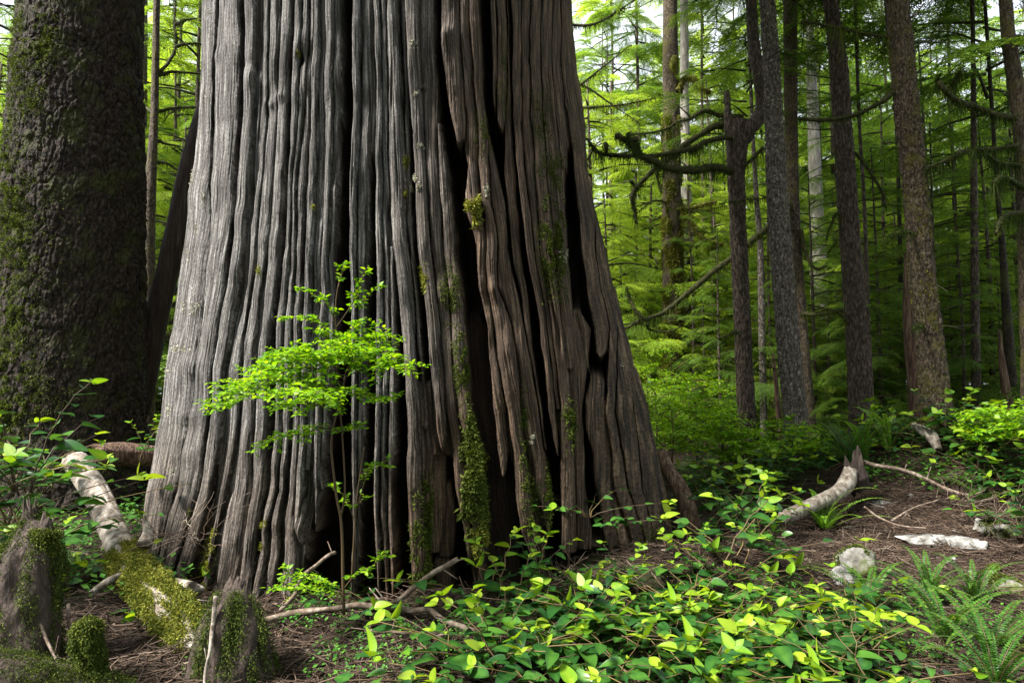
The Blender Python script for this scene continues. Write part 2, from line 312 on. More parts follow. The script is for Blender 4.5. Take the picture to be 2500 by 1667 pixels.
def cedar_mat():
    m, t, b, out = new_mat('weathered_cedar')
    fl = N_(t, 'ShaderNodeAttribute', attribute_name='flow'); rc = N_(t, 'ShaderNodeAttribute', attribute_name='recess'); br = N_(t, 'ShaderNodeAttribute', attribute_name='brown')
    def noise(scale, det, rough=0.6):
        mp = N_(t, 'ShaderNodeMapping'); mp.inputs['Scale'].default_value = scale; t.links.new(fl.outputs['Vector'], mp.inputs[0])
        n = N_(t, 'ShaderNodeTexNoise', Scale=1.0, Detail=det, Roughness=rough); t.links.new(mp.outputs[0], n.inputs['Vector']); return n
    g4 = noise((0.55, 55, 1), 4.0, 0.7); g1 = noise((0.32, 3.0, 1), 8.0, 0.74); g2 = noise((0.42, 1.6, 1), 6.0, 0.75); g3 = noise((0.02, 2.2, 1), 6.0)
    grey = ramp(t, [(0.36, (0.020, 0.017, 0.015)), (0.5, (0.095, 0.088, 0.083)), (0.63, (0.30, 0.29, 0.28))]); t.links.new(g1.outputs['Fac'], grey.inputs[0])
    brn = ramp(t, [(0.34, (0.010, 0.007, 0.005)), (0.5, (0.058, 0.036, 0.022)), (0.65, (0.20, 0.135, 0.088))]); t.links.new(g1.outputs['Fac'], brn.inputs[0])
    inn = ramp(t, [(0.3, (0.006, 0.004, 0.003)), (0.7, (0.035, 0.019, 0.013))]); t.links.new(g1.outputs['Fac'], inn.inputs[0])  # brown inner wood, with the clefts' shade also darkened into its colour
    ad = N_(t, 'ShaderNodeMath', operation='MULTIPLY_ADD'); ad.inputs[1].default_value = 0.7; sb = N_(t, 'ShaderNodeMath', operation='ADD'); sb.inputs[1].default_value = -0.35
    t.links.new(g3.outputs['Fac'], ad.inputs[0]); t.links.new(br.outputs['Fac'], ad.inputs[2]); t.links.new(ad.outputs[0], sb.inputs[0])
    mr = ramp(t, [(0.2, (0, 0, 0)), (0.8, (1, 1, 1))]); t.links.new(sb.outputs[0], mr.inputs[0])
    def mix(f, a, c):
        x = N_(t, 'ShaderNodeMix', data_type='RGBA'); t.links.new(f, x.inputs[0]); t.links.new(a, x.inputs[6]); t.links.new(c, x.inputs[7]); return x.outputs[2]
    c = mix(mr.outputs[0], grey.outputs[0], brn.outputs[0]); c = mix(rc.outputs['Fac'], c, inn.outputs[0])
    # fine checks in the grain
    ck = ramp(t, [(0.40, (0.15, 0.13, 0.12)), (0.49, (1, 1, 1))]); t.links.new(g2.outputs['Fac'], ck.inputs[0])
    mu = N_(t, 'ShaderNodeMix', data_type='RGBA', blend_type='MULTIPLY'); mu.inputs[0].default_value = 1; t.links.new(c, mu.inputs[6]); t.links.new(ck.outputs[0], mu.inputs[7])
    sk = ramp(t, [(0.36, (0.45, 0.44, 0.43)), (0.52, (1, 1, 1)), (0.66, (1.5, 1.48, 1.45))]); t.links.new(g4.outputs['Fac'], sk.inputs[0]); m2 = N_(t, 'ShaderNodeMix', data_type='RGBA', blend_type='MULTIPLY'); m2.inputs[0].default_value = 1; t.links.new(mu.outputs[2], m2.inputs[6]); t.links.new(sk.outputs[0], m2.inputs[7])
    t.links.new(m2.outputs[2], b.inputs['Base Color']); b.inputs['Roughness'].default_value = 0.75; b.inputs['Specular IOR Level'].default_value = 0.2
    a2 = N_(t, 'ShaderNodeMath', operation='ADD'); t.links.new(g1.outputs['Fac'], a2.inputs[0]); t.links.new(g4.outputs['Fac'], a2.inputs[1])
    bp = N_(t, 'ShaderNodeBump', Strength=0.9, Distance=0.014); t.links.new(a2.outputs[0], bp.inputs['Height']); t.links.new(bp.outputs[0], b.inputs['Normal'])
    return m
M['cedar'] = cedar_mat()
def ground_mat():
    m, t, b, out = new_mat('forest_soil')
    tc = t.nodes.new('ShaderNodeTexCoord')
    n1 = N_(t, 'ShaderNodeTexNoise', Scale=30.0, Detail=10.0, Roughness=0.75); n2 = N_(t, 'ShaderNodeTexNoise', Scale=1.6, Detail=5.0)
    t.links.new(tc.outputs['Object'], n1.inputs[0]); t.links.new(tc.outputs['Object'], n2.inputs[0])
    r = ramp(t, [(0.3, (0.012, 0.008, 0.006)), (0.5, (0.034, 0.022, 0.015)), (0.75, (0.12, 0.085, 0.064))]); t.links.new(n1.outputs['Fac'], r.inputs[0])
    g = ramp(t, [(0.52, (0, 0, 0)), (0.66, (1, 1, 1))]); t.links.new(n2.outputs['Fac'], g.inputs[0])
    x = N_(t, 'ShaderNodeMix', data_type='RGBA'); t.links.new(g.outputs[0], x.inputs[0]); t.links.new(r.outputs[0], x.inputs[6]); x.inputs[7].default_value = (0.03, 0.045, 0.012, 1)
    t.links.new(x.outputs[2], b.inputs['Base Color']); b.inputs['Roughness'].default_value = 0.9; b.inputs['Specular IOR Level'].default_value = 0.15
    bp = N_(t, 'ShaderNodeBump', Strength=0.8, Distance=0.03); t.links.new(n1.outputs['Fac'], bp.inputs['Height']); t.links.new(bp.outputs[0], b.inputs['Normal'])
    return m

# near colours darkened so the wood behind looks more brightly lit: (material, how many of its ramps are colours, factor)
M['soil'] = ground_mat()
for nm, k, f in [('cedar', 2, .86), ('salal', 1, .82), ('salal_young', 1, .84), ('huckle', 1, .92), ('twig', 1, .74), ('soil', 1, .72), ('bark_dark', 1, .62), ('white_wood', 1, .82), ('rock', 1, .85), ('rock_mossy', 1, .85), ('branch', 1, .8), ('slab', 1, .75), ('fern', 1, .85), ('stem', 1, .7), ('moss', 1, .85), ('moss_gold', 1, .9), ('moss_dark', 1, .85), ('limb', 1, .8)]:
    for n in [q for q in M[nm].node_tree.nodes if q.type == 'VALTORGB'][:k]:
        for e in n.color_ramp.elements: e.color = (e.color[0] * f, e.color[1] * f, e.color[2] * f, 1)

# ------------------------------------------------------------------ ground
def build_ground():
    u = np.linspace(-1, 1, 420); x = 0.6 + 260 * np.sinh(u * 6.2) / np.sinh(6.2)
    y = 4.0 + 260 * np.sinh(u * 6.2) / np.sinh(6.2)
    X, Y = np.meshgrid(x, y); Z = gz(X, Y)
    o = obj('ground', np.stack([X, Y, Z], -1).reshape(-1, 3), grid_faces(420, 420), M['soil'])
    tag(o, 'brown forest floor strewn with needles under the trees', 'ground', kind='structure')
build_ground()

# ------------------------------------------------------------------ the giant cedar
SIL_Y = [0, 100, 200, 300, 400, 500, 600, 700, 800, 900, 1000, 1100, 1200, 1300, 1400]
SIL_L = [494, 491, 488, 483, 476, 461, 450, 433, 421, 403, 392, 376, 358, 342, 326]
SIL_R = [1398, 1404, 1415, 1427, 1436, 1456, 1480, 1504, 1527, 1556, 1582, 1604, 1623, 1640, 1656]
CY = 5.0
def cedar_profile():
    z, cx, r = [], [], []
    for y, l, q in zip(SIL_Y, SIL_L, SIL_R):
        aL, dL, eL = ray(l, y); aR, dR, eR = ray(q, y)
        A, B = math.atan2(aL, dL), math.atan2(aR, dR); mid, half = (A + B) / 2, (B - A) / 2
        D = CY / math.cos(mid); dist = D * math.cos(half)
        el = (eL / math.hypot(aL, dL) + eR / math.hypot(aR, dR)) / 2
        z.append(CAMZ + dist * el); cx.append(D * math.sin(mid)); r.append(D * math.sin(half))
    o = np.argsort(z); return np.array(z)[o], np.array(cx)[o], np.array(r)[o]
CZ, CCX, CR = cedar_profile()
# ribs of the trunk, traced from the photograph: (recess depth, roundness, [(y, left, right), ...]); a rib ends where its list ends
RIBS = [
 (0.00, .5, [(0,470,520),(200,470,515),(400,460,507),(500,440,507),(600,430,507),(700,410,496),(800,400,484),(900,390,471),(1000,370,459),(1100,350,437),(1200,330,422),(1320,300,386),(1420,280,366)]),
 (0.00, .35, [(0,529,580),(100,524,582),(200,522,580),(300,519,577),(400,514,566),(500,509,563),(600,509,553),(700,498,546),(800,486,527),(900,473,513),(1000,462,506),(1100,440,492),(1200,425,478),(1250,408,464),(1350,386,437),(1420,370,410)]),
 (0.00, .6, [(0,593,622),(200,591,616),(300,587,612),(400,578,607),(500,573,600),(600,562,590),(700,550,577),(800,528,559),(900,515,544),(1000,512,537),(1100,498,528),(1200,480,513),(1250,467,503),(1350,438,476),(1440,405,448)]),
 (0.10, .2, [(0,622,640),(200,616,637),(400,607,625),(600,590,606),(700,577,599),(800,559,577),(900,544,565),(1000,537,557),(1100,528,549),(1200,513,534),(1300,480,516),(1420,452,490)]),
 (0.015, .6, [(0,640,652),(200,637,650),(400,625,637),(600,605,621),(700,598,611),(800,578,592),(900,565,586),(1000,557,580),(1100,549,568),(1200,534,549),(1250,526,540),(1300,516,527),(1380,503,513),(1500,470,490)]),
 (0.02, .4, [(0,654,677),(200,652,674),(400,637,662),(500,629,657),(600,622,647),(700,614,634),(800,597,622),(900,588,613),(1000,585,615),(1100,577,610),(1200,562,603),(1250,546,597),(1350,529,587),(1450,513,574),(1520,497,562)]),
 (0.00, .6, [(0,683,709),(200,677,698),(300,670,696),(400,665,691),(500,659,685),(600,651,679),(700,646,675),(800,640,659),(900,621,652),(1000,623,651),(1100,615,647),(1200,609,643),(1250,602,633),(1350,590,620),(1420,577,608),(1520,560,600)]),
 (0.00, .6, [(0,716,734),(200,709,729),(400,705,713),(600,692,705),(800,675,692),(900,673,690),(1000,670,684),(1100,661,679),(1200,656,676),(1250,644,664),(1300,634,649),(1350,630,646),(1450,608,636),(1530,592,626)]),
 (0.015, .6, [(0,735,749),(200,730,746),(400,714,722),(600,706,716),(800,694,711),(1000,687,704),(1200,679,692),(1250,665,684),(1350,648,676),(1450,638,662),(1530,630,655)]),
 (0.03, .6, [(0,753,762),(200,747,755),(400,723,742),(600,717,732),(800,712,727),(1000,708,726),(1200,701,716),(1250,694,715),(1350,680,730),(1450,664,720),(1530,655,712)]),
 (0.00, .6, [(0,764,777),(200,758,773),(400,750,768),(600,745,761),(800,736,752),(1000,731,742),(1200,721,738),(1250,716,740),(1310,728,737),(1328,734,736)]),
 (0.04, .3, [(0,777,789),(200,773,788),(400,768,786),(600,761,784),(800,752,771),(1000,742,763),(1150,738,752)]),
 (0.02, .5, [(0,789,810),(200,788,809),(400,786,802),(600,784,799),(800,771,784),(1000,763,777),(1200,763,772),(1280,763,768),(1302,765,767)]),
 (0.05, .5, [(0,811,826),(200,809,825),(400,803,816),(600,800,812),(800,786,809),(1000,778,792),(1100,774,784),(1200,772,777)]),
 (0.00, .6, [(0,858,879),(200,858,875),(400,854,869),(600,852,866),(800,854,866),(1000,855,867),(1200,858,868),(1400,856,862),(1460,856,860)]),
 (0.03, .5, [(0,882,906),(200,878,900),(400,870,897),(600,867,894),(800,867,884),(1000,868,884),(1200,868,881),(1400,862,868),(1440,863,866)]),
 (0.27, .2, [(0,906,912),(400,896,914),(800,884,914),(1000,884,913),(1200,881,912),(1450,870,912)]),
 (0.00, .6, [(0,909,926),(200,915,928),(400,914,929),(600,916,931),(800,914,932),(1000,914,926),(1200,912,922),(1400,916,924),(1450,918,922)]),
 (0.02, .6, [(0,927,943),(200,929,942),(400,930,944),(600,932,946),(800,933,948),(1000,927,941),(1200,926,936),(1400,935,944),(1470,938,944)]),
 (0.03, .6, [(600,947,958),(800,949,963),(1000,945,961),(1200,943,956),(1400,949,962),(1460,952,960)]),
 (0.00, .5, [(0,944,969),(200,943,976),(400,945,982),(600,957,992),(800,978,1010),(1000,991,1019),(1200,993,1027),(1400,1001,1043),(1520,1002,1046)]),
 (0.05, .5, [(0,976,987),(200,981,993),(400,982,995),(600,994,1005),(800,1013,1022),(900,1020,1032),(1000,1027,1039),(1050,1032,1040),(1062,1035,1037)]),
 (0.00, .5, [(0,988,1021),(200,994,1023),(400,1009,1034),(600,1016,1047),(800,1041,1070),(900,1050,1071),(1000,1060,1084),(1060,1067,1088),(1090,1073,1082),(1100,1076,1079)]),
 (0.03, .4, [(0,1022,1057),(200,1024,1062),(400,1036,1068),(600,1050,1080),(800,1072,1098),(1000,1086,1112),(1100,1102,1132),(1200,1112,1140),(1300,1130,1150),(1380,1142,1150)]),
 (0.02, .4, [(300,1066,1072),(400,1069,1090),(600,1081,1110),(800,1099,1132),(1000,1113,1146),(1100,1133,1166),(1200,1141,1182),(1300,1151,1186),(1400,1168,1176),(1430,1172,1175)]),
 (0.09, .2, [(1000,1019,1050),(1100,1024,1085),(1200,1027,1084),(1300,1030,1078),(1360,1040,1066)]),
 (0.12, .4, [(1190,1072,1098),(1250,1068,1104),(1330,1064,1104),(1375,1060,1098)]),
 (0.10, .4, [(1385,1050,1090),(1420,1046,1103),(1500,1046,1106)]),
 (0.22, .2, [(760,1132,1160),(800,1132,1188),(1000,1146,1203),(1200,1182,1256),(1400,1176,1270),(1500,1170,1280)]),
 (0.00, .45, [(0,1076,1122),(80,1076,1124),(200,1084,1130),(300,1104,1136),(335,1113,1133),(348,1118,1124)]),
 (0.015, .45, [(0,1123,1146),(200,1131,1152),(300,1137,1166),(360,1135,1172),(400,1142,1168),(470,1135,1174),(520,1138,1176),(600,1162,1189),(700,1165,1187),(800,1189,1204),(900,1196,1217),(1000,1203,1234),(1100,1213,1241),(1150,1224,1235),(1166,1228,1230)]),
 (0.00, .45, [(0,1147,1168),(200,1153,1175),(300,1167,1188),(400,1169,1194),(500,1178,1199),(600,1190,1215),(700,1188,1213),(800,1206,1250),(900,1219,1266),(1000,1238,1270),(1100,1253,1285),(1200,1256,1295),(1300,1271,1308),(1370,1300,1311),(1392,1307,1309)]),
 (0.02, .5, [(330,1188,1193),(400,1195,1212),(500,1200,1231),(600,1216,1237),(700,1214,1256),(800,1252,1282),(900,1269,1300),(1000,1273,1314),(1100,1287,1329),(1200,1307,1343),(1260,1328,1350),(1310,1335,1340),(1320,1337,1338)]),
 (0.02, .5, [(0,1198,1211),(200,1200,1211),(250,1204,1211),(266,1208,1210)]),
 (0.01, .45, [(0,1212,1234),(200,1212,1235),(290,1214,1232),(312,1222,1226)]),
 (0.04, .4, [(0,1235,1238),(200,1236,1244),(400,1228,1254),(600,1246,1268),(800,1283,1296),(900,1301,1307),(1000,1315,1321),(1100,1330,1334)]),
 (0.00, .4, [(0,1247,1268),(200,1249,1270),(400,1258,1277),(600,1284,1302),(800,1318,1334),(1000,1338,1356),(1080,1352,1363),(1112,1361,1363)]),
 (0.02, .4, [(0,1269,1291),(200,1271,1291),(400,1278,1303),(600,1303,1316),(800,1335,1346),(1000,1357,1368)]),
 (0.00, .4, [(0,1292,1318),(200,1293,1318),(400,1305,1332),(600,1317,1350),(800,1347,1372),(1000,1369,1396),(1200,1370,1402),(1350,1372,1410)]),
 (0.03, .3, [(0,1319,1345),(200,1320,1346),(400,1333,1370),(600,1351,1384),(800,1373,1402),(900,1376,1398)]),
 (0.05, .3, [(0,1346,1367),(200,1347,1371),(400,1371,1386)]),
 (0.00, .4, [(0,1369,1420),(200,1372,1440),(400,1402,1440),(600,1420,1452),(800,1449,1486),(860,1454,1477),(870,1460,1470)]),
 (0.01, .4, [(400,1437,1470),(600,1453,1500),(800,1487,1508),(1000,1480,1502),(1100,1492,1516),(1200,1500,1534),(1300,1537,1571),(1400,1553,1584),(1440,1572,1582)]),
 (0.00, .4, [(700,1485,1530),(800,1509,1550),(1000,1503,1545),(1100,1520,1560),(1200,1536,1568),(1300,1572,1595),(1380,1588,1604)]),
 (0.00, .4, [(900,1540,1600),(1000,1546,1610),(1100,1561,1640),(1200,1570,1660),(1300,1597,1670),(1400,1608,1690)]),
 (0.07, .3, [(760,1400,1420),(800,1396,1440),(1000,1397,1424),(1200,1404,1430),(1350,1412,1450)]),
 (0.02, .4, [(930,1440,1475),(980,1430,1478),(1050,1432,1462),(1100,1444,1472),(1200,1456,1484),(1300,1470,1500),(1350,1486,1494)]),
 (0.05, .4, [(980,1466,1479),(1100,1474,1490),(1200,1486,1500),(1300,1505,1530),(1400,1520,1548)]),
]
# the deep clefts between ribs: [(y, left, right), ...]; elsewhere the gaps are shallow
DEEP = [[(0,518,531),(200,513,524),(400,505,516),(600,505,511),(620,505,508)],
 [(0,578,595),(200,578,593),(400,564,580),(600,551,564),(800,525,531),(1000,504,514),(1200,476,484),(1420,400,414)],
 [(0,708,718),(200,696,711),(400,690,707),(600,677,694),(800,657,677),(1000,649,672),(1200,641,659),(1400,608,625),(1530,590,602)],
 [(400,742,751),(800,727,737),(1000,725,733),(1200,716,722)],
 [(0,826,860),(400,814,856),(800,807,858),(1000,790,858),(1200,775,862),(1400,735,862),(1540,715,862)],
 [(400,895,916),(800,884,916),(1000,882,916),(1460,866,920)],
 [(650,958,962),(800,962,980),(1000,960,994),(1200,955,996),(1500,955,1004)],
 [(0,1055,1078),(200,1060,1086),(300,1064,1106),(400,1088,1148),(600,1108,1164),(800,1130,1192),(1000,1144,1206),(1200,1180,1260),(1460,1174,1312)],
 [(0,968,978),(200,975,983),(400,980,1011),(600,990,1018),(800,1008,1042),(900,1020,1052)],
 [(0,1166,1200),(200,1174,1203),(400,1192,1238),(600,1236,1250),(800,1275,1288)],
 [(0,1234,1249),(200,1242,1251),(400,1253,1260),(600,1266,1287),(800,1294,1320),(1000,1318,1342),(1100,1332,1366),(1200,1340,1372),(1400,1335,1380)],
 [(380,1385,1404),(500,1384,1422),(600,1386,1424),(800,1400,1450),(870,1440,1480),(960,1448,1478)],
 [(930,1424,1440),(1100,1418,1446),(1300,1440,1474)], [(1150,1060,1112),(1400,1044,1140),(1540,1040,1160)], [(1380,1400,1620),(1540,1380,1640)], [(1250,486,506),(1420,440,500),(1520,410,480)], [(1230,430,470),(1420,380,420)]]
GUIDES = (0, 2, 6, 7, 14, 17, 20, 22, 24, 31, 36, 38, 41)
BUMPS = [(528,135,14,18,.035),(605,195,16,22,.03),(602,152,15,14,-.025),(680,235,14,14,.035),(650,250,12,14,.03),(735,100,20,40,.03),(732,140,7,13,-.06),
 (1090,88,18,26,.05),(1110,85,12,20,.03),(455,475,18,28,.03),(580,520,14,40,.03),(570,590,14,40,-.015),(500,640,22,40,.03),(640,580,14,22,.025),(455,1010,40,22,.03),(455,1050,40,20,-.02),(440,1110,36,22,.025),
 (520,1030,16,26,.025),(625,1010,18,40,.025),(445,860,50,24,-.02),(665,1130,16,26,.035),(672,1280,20,22,.04),(725,1290,20,20,.04),(1033,1040,8,14,.05),(1157,500,14,16,.05),(1205,705,14,18,.05),(1190,720,10,20,-.03),
 (1080,720,26,40,.03),(1020,870,20,40,.02),(1235,850,20,30,.03),(1385,850,22,40,.03),(1440,980,26,24,.03),(1500,880,24,30,.03),(1030,205,8,8,.03),(1560,1010,24,30,.025),(1305,1310,10,18,.03)]
def build_cedar():
    nt_, nz = 2700, 720
    th = np.concatenate([np.linspace(-R(112), R(112), 2500), np.linspace(R(112), R(248), nt_ - 2500 + 2)[1:-1]])
    z = np.concatenate([np.linspace(-0.25, 4.15, nz), np.linspace(4.2, 16, 50)])
    cx = np.interp(z, CZ, CCX); r = np.interp(z, CZ, CR)
    top = z > CZ[-1]; r[top] = np.maximum(0.25, CR[-1] * (1 - (z[top] - CZ[-1]) * 0.045)); 
    lo = z < CZ[0]; r[lo] = CR[0] + (CZ[0] - z[lo]) * 0.35
    nrx, nry = np.sin(th)[None], -np.cos(th)[None]
    at = np.minimum(np.abs(th), 2 * math.pi - th); thd = np.where(th < 0, -1, np.where(th > math.pi, -1, 1)) * at * (-.12 + 1.12 * ss(R(70), R(100), at)); drx, dry = np.sin(thd)[None], -np.cos(thd)[None]   # ribs and clefts run in from the front                  # theta 0 faces the camera
    B = np.stack([cx[:, None] + r[:, None] * nrx, CY + r[:, None] * nry, np.repeat(z[:, None], len(th), 1)], -1)
    px, py = proj(B); py = np.clip(py, 2, 1540)
    # wander of the grain
    px0 = px + (vn(py / 90, px * 0 + px / 160, 3) - .5) * 4 + (fbm(py / 70, px / 70, 2, 4) - .5) * 7 * ss(950, 1250, px)
    # canonical coordinate along the guides
    ysamp = np.arange(0, 1561, 20); gl = []
    gl.append(np.interp(ysamp, SIL_Y, SIL_L))
    for g in GUIDES[1:]:
        a = np.array(RIBS[g][2], float); gl.append(np.interp(ysamp, a[:, 0], a[:, 1]))
    gl.append(np.interp(ysamp, SIL_Y, SIL_R)); gl = np.maximum.accumulate(np.array(gl), 0)
    Tt = np.zeros_like(px0); fy = py / 20; i0 = np.clip(fy.astype(int), 0, len(ysamp) - 2); fr_ = fy - i0
    gy = [gl[k][i0] * (1 - fr_) + gl[k][i0 + 1] * fr_ for k in range(len(gl))]
    Tt = gl[0][0] + (px0 - gy[0]) * 0.8
    for k in range(len(gl) - 1):
        m = (px0 >= gy[k]) & ((px0 < gy[k + 1]) | (k == len(gl) - 2))
        tt = (px0 - gy[k]) / np.maximum(gy[k + 1] - gy[k], 3)
        Tt = np.where(m, gl[k][0] + tt * (gl[k + 1][0] - gl[k][0]), Tt)
    deep = np.zeros_like(px)
    for pts in DEEP:
        a = np.array(pts, float); xl = np.interp(py, a[:, 0], a[:, 1]); xr = np.interp(py, a[:, 0], a[:, 2])
        k = ss(-8, 3, np.minimum(px0 - xl, xr - px0)) * ss(a[0, 0] - 40, a[0, 0] + (20 if a[0, 0] > 5 else -39), py) * (1 - ss(a[-1, 0] - 10, a[-1, 0] + 40, py)); deep = np.maximum(deep, k)
    H = -0.075 - 0.46 * deep - 0.08 * (fbm(Tt / 14, py / 300, 3, 31) - .5)
    rib_round = np.zeros_like(px)
    for i, (dep, rnd, pts) in enumerate(RIBS):
        a = np.array(pts, float); y0, y1 = a[0, 0], a[-1, 0]
        xl = np.interp(py, a[:, 0], a[:, 1]); xr = np.interp(py, a[:, 0], a[:, 2])
        wob = (vn(py / 40, py * 0 + i * 3.3, 11) - .5) * 3 + (vn(py / 9, py * 0 + i * 5.1, 12) - .5) * .8
        wob2 = (vn(py / 44, py * 0 + i * 2.7, 13) - .5) * 3 + (vn(py / 9, py * 0 + i * 4.1, 14) - .5) * .8
        xl = xl + wob + 1.0; xr = xr + wob2 - 1.0; c = (xl + xr) / 2; hw = np.maximum((xr - xl) / 2, 0.5)
        u = np.abs(px0 - c) / hw
        prof = np.minimum(u, 1) ** 3.4
        mh = hw / F * 3.6
        side = np.clip((u - 1) * hw / 2.2, 0, 40)                    # walls drop fast
        h = -dep - rnd * prof * np.minimum(mh * 1.6, 0.11) - side * 0.12
        ends = 0
        if y0 > 0: ends = ends + np.clip((y0 - py) / 30, 0, 10)
        if y1 < 1500: ends = ends + np.clip((py - y1) / 12, 0, 10)
        h = h - ends * 0.2
        H = np.maximum(H, h)
    ext = H.copy()
    # fluting and grain
    Tw = Tt + (fbm(py / 160, Tt / 40, 3, 47) - .5) * 5
    fl = (vn(Tw / 9, py / 260, 41) - .5) * 0.010 * ss(.3, .8, vn(Tt / 26, py / 240, 45)) + (vn(Tw / 3.8, py / 150, 42) - .5) * 0.010 * ss(.35, .8, vn(Tt / 15, py / 160, 46)) + (fbm(Tw / 26, py / 300, 2, 43) - .5) * 0.022
    crack = np.clip(vn(Tw / 6.3, py / 210, 44) - .74, 0, 1) * -0.16 * ss(.55, .9, vn(Tt / 20, py / 190, 48))
    fib = (fbm(Tw / 3.0, py / 60, 3, 49, .6) - .5) * 0.008 + np.clip(vn(Tw / 2.6, py / 120, 52) - .82, 0, 1) * -.05
    H = H + (fl + crack) * (0.4 + 0.7 * ss(700, 1050, px) + 0.5 * ss(1150, 1450, px)) + fib
    H = H + (fbm(px / 60, py / 120, 3, 50) - .5) * 0.06
    H = H + (fbm(Tt / 2.0, py / 9, 2, 51) - .5) * 0.006 * ss(900, 1300, px)
    for bx, by, rx, ry, am in BUMPS:
        H = H + am * (.5 if by > 820 else .8) * np.exp(-((px - bx) / rx) ** 2 - ((py - by) / ry) ** 2)
    P = B.copy(); P[..., 0] += H * drx; P[..., 1] += H * dry
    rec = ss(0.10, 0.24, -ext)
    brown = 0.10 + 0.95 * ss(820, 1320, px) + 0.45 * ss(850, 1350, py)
    V = P.reshape(-1, 3)
    root = thing('giant_cedar', 'enormous ancient cedar with silvery fluted trunk and flared base filling the middle', 'tree', (0, 0, 0))
    uv = np.stack([Tt, P[..., 2]], -1).reshape(-1, 2)
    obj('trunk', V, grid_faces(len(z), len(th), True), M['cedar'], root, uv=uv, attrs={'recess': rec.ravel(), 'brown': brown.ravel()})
    # data for things growing on it
    n = 2500
    Pf = P[:nz, :n]; du = np.gradient(Pf, axis=1); dv = np.gradient(Pf, axis=0); Nn = norm(np.cross(du, dv))
    fpx, fpy = proj(Pf); ok = (ext[:nz, :n] > -0.09)
    return root, Pf.reshape(-1, 3), Nn.reshape(-1, 3), fpx.ravel(), fpy.ravel(), ok.ravel()
cedar, CP, CN, CPX, CPY, COK = build_cedar()
def on_cedar(cx, cy_, rx, ry, n, rs, only=True):
    d2 = ((CPX - cx) / rx) ** 2 + ((CPY - cy_) / ry) ** 2
    m = np.nonzero((d2 < 2.6) & (COK | (not only)))[0]
    if len(m) == 0: return np.zeros((0, 3)), np.zeros((0, 3))
    wt = np.exp(-1.8 * d2[m]) * ss(.38, .62, fbm(CPX[m] / 9, CPY[m] / 22, 3, 61)) + 1e-9
    i = rs.choice(m, n, p=wt / wt.sum()); return CP[i], CN[i]
rs = np.random.RandomState(3)
mb = MB()                                               # thin mosses and lichens grown into the wood
for cx, cy_, rx, ry, n, L in [(1140,880,28,90,2200,.012),(1150,1080,22,60,2500,.02),(1160,1200,26,110,4200,.03),(1060,1280,40,90,2600,.018),(1045,1410,30,70,1500,.02),
     (1345,420,36,60,1500,.012),(1350,600,34,110,3200,.018),(1320,290,30,60,900,.012),(1390,1040,12,50,1400,.02),(1280,1100,10,120,1400,.012),(1300,1240,14,60,900,.018),(1345,1200,12,80,900,.018),(1100,720,30,70,1400,.012),
     (1230,200,16,120,700,.01),(1460,600,60,300,2000,.008),(1440,300,60,250,1400,.008),(1560,1000,40,150,1200,.01),(1580,1400,30,90,1500,.018),(1190,330,30,60,700,.01)]:
    p, q = on_cedar(cx, cy_, rx, ry, n, rs)
    blades(mb, p, q, L, L * .35, rs, 0.8, 0.7, (0.2, 0.8))
mb.obj('moss', M['moss'], cedar)
mb = MB()
for cx, cy_, rx, ry, n, L in [(1157,497,15,13,900,.02),(1160,520,10,26,400,.03),(1165,1120,18,34,900,.02),(1168,1310,16,40,1000,.025),(990,395,7,12,300,.014),(988,468,5,9,200,.012),(1030,680,10,30,500,.016),(515,1300,10,20,300,.014),(500,1380,10,60,900,.018),(520,1340,10,40,500,.016),
      (764,505,6,5,160,.012),(632,660,6,12,120,.012),(730,130,7,8,120,.012),(465,1250,6,8,100,.012),(458,1275,5,6,80,.012),(642,1280,6,10,160,.014),(634,1330,5,8,100,.014)]:
    p, q = on_cedar(cx, cy_, rx, ry, n, rs, False)
    blades(mb, p, q, L, L * .35, rs, 0.9, 0.8, (0.1, 0.8))
mb.obj('moss', M['moss_gold'], cedar)
mb = MB()
for cx, cy_, rx, ry, n, L in [(470,435,6,20,160,.01),(495,480,6,25,160,.01),(478,560,6,20,140,.01),(460,620,6,16,120,.01),(450,745,12,18,240,.01),(478,750,12,18,260,.01),(430,850,16,10,260,.012),(455,848,8,14,160,.01),(410,905,8,10,120,.01),(415,1000,10,14,200,.01),
      (418,1150,10,8,140,.01),(505,240,8,30,160,.008),(508,30,6,8,90,.008),(492,320,6,8,90,.008),(1013,455,8,20,350,.012),(1010,105,8,10,120,.008),(1016,230,8,6,100,.008),(1026,360,8,10,120,.008),(1185,465,7,14,200,.01),(1380,620,12,20,200,.014),(1300,1070,6,10,120,.012),(1518,890,6,6,80,.012)]:
    p, q = on_cedar(cx, cy_, rx, ry, n, rs)
    blades(mb, p, q, L, L * .5, rs, 0.3, 0.9, (0.1, 0.9))
mb.obj('lichen', M['lichen'], cedar)
P = [W(1606,1105,4.75), W(1632,1150,4.7), W(1662,1195,4.65), W(1682,1260,4.6), W(1692,1330,4.5), W(1712,1400,4.35)]
p, q = resample(P, [.05,.045,.05,.06,.065,.06], .02); V, f, c = tube(p, q, 28, .22, (6, 3), 3, ridge=.5)
obj('root', V, [f, c], M['snag'], cedar)
P = [W(1640,1230,4.85), W(1668,1330,4.75), W(1655,1430,4.5)]
p, q = resample(P, [.06,.08,.07], .02); V, f, c = tube(p, q, 28, .22, (6, 3), 5, ridge=.5)
obj('root', V, [f, c], M['slab'], cedar)

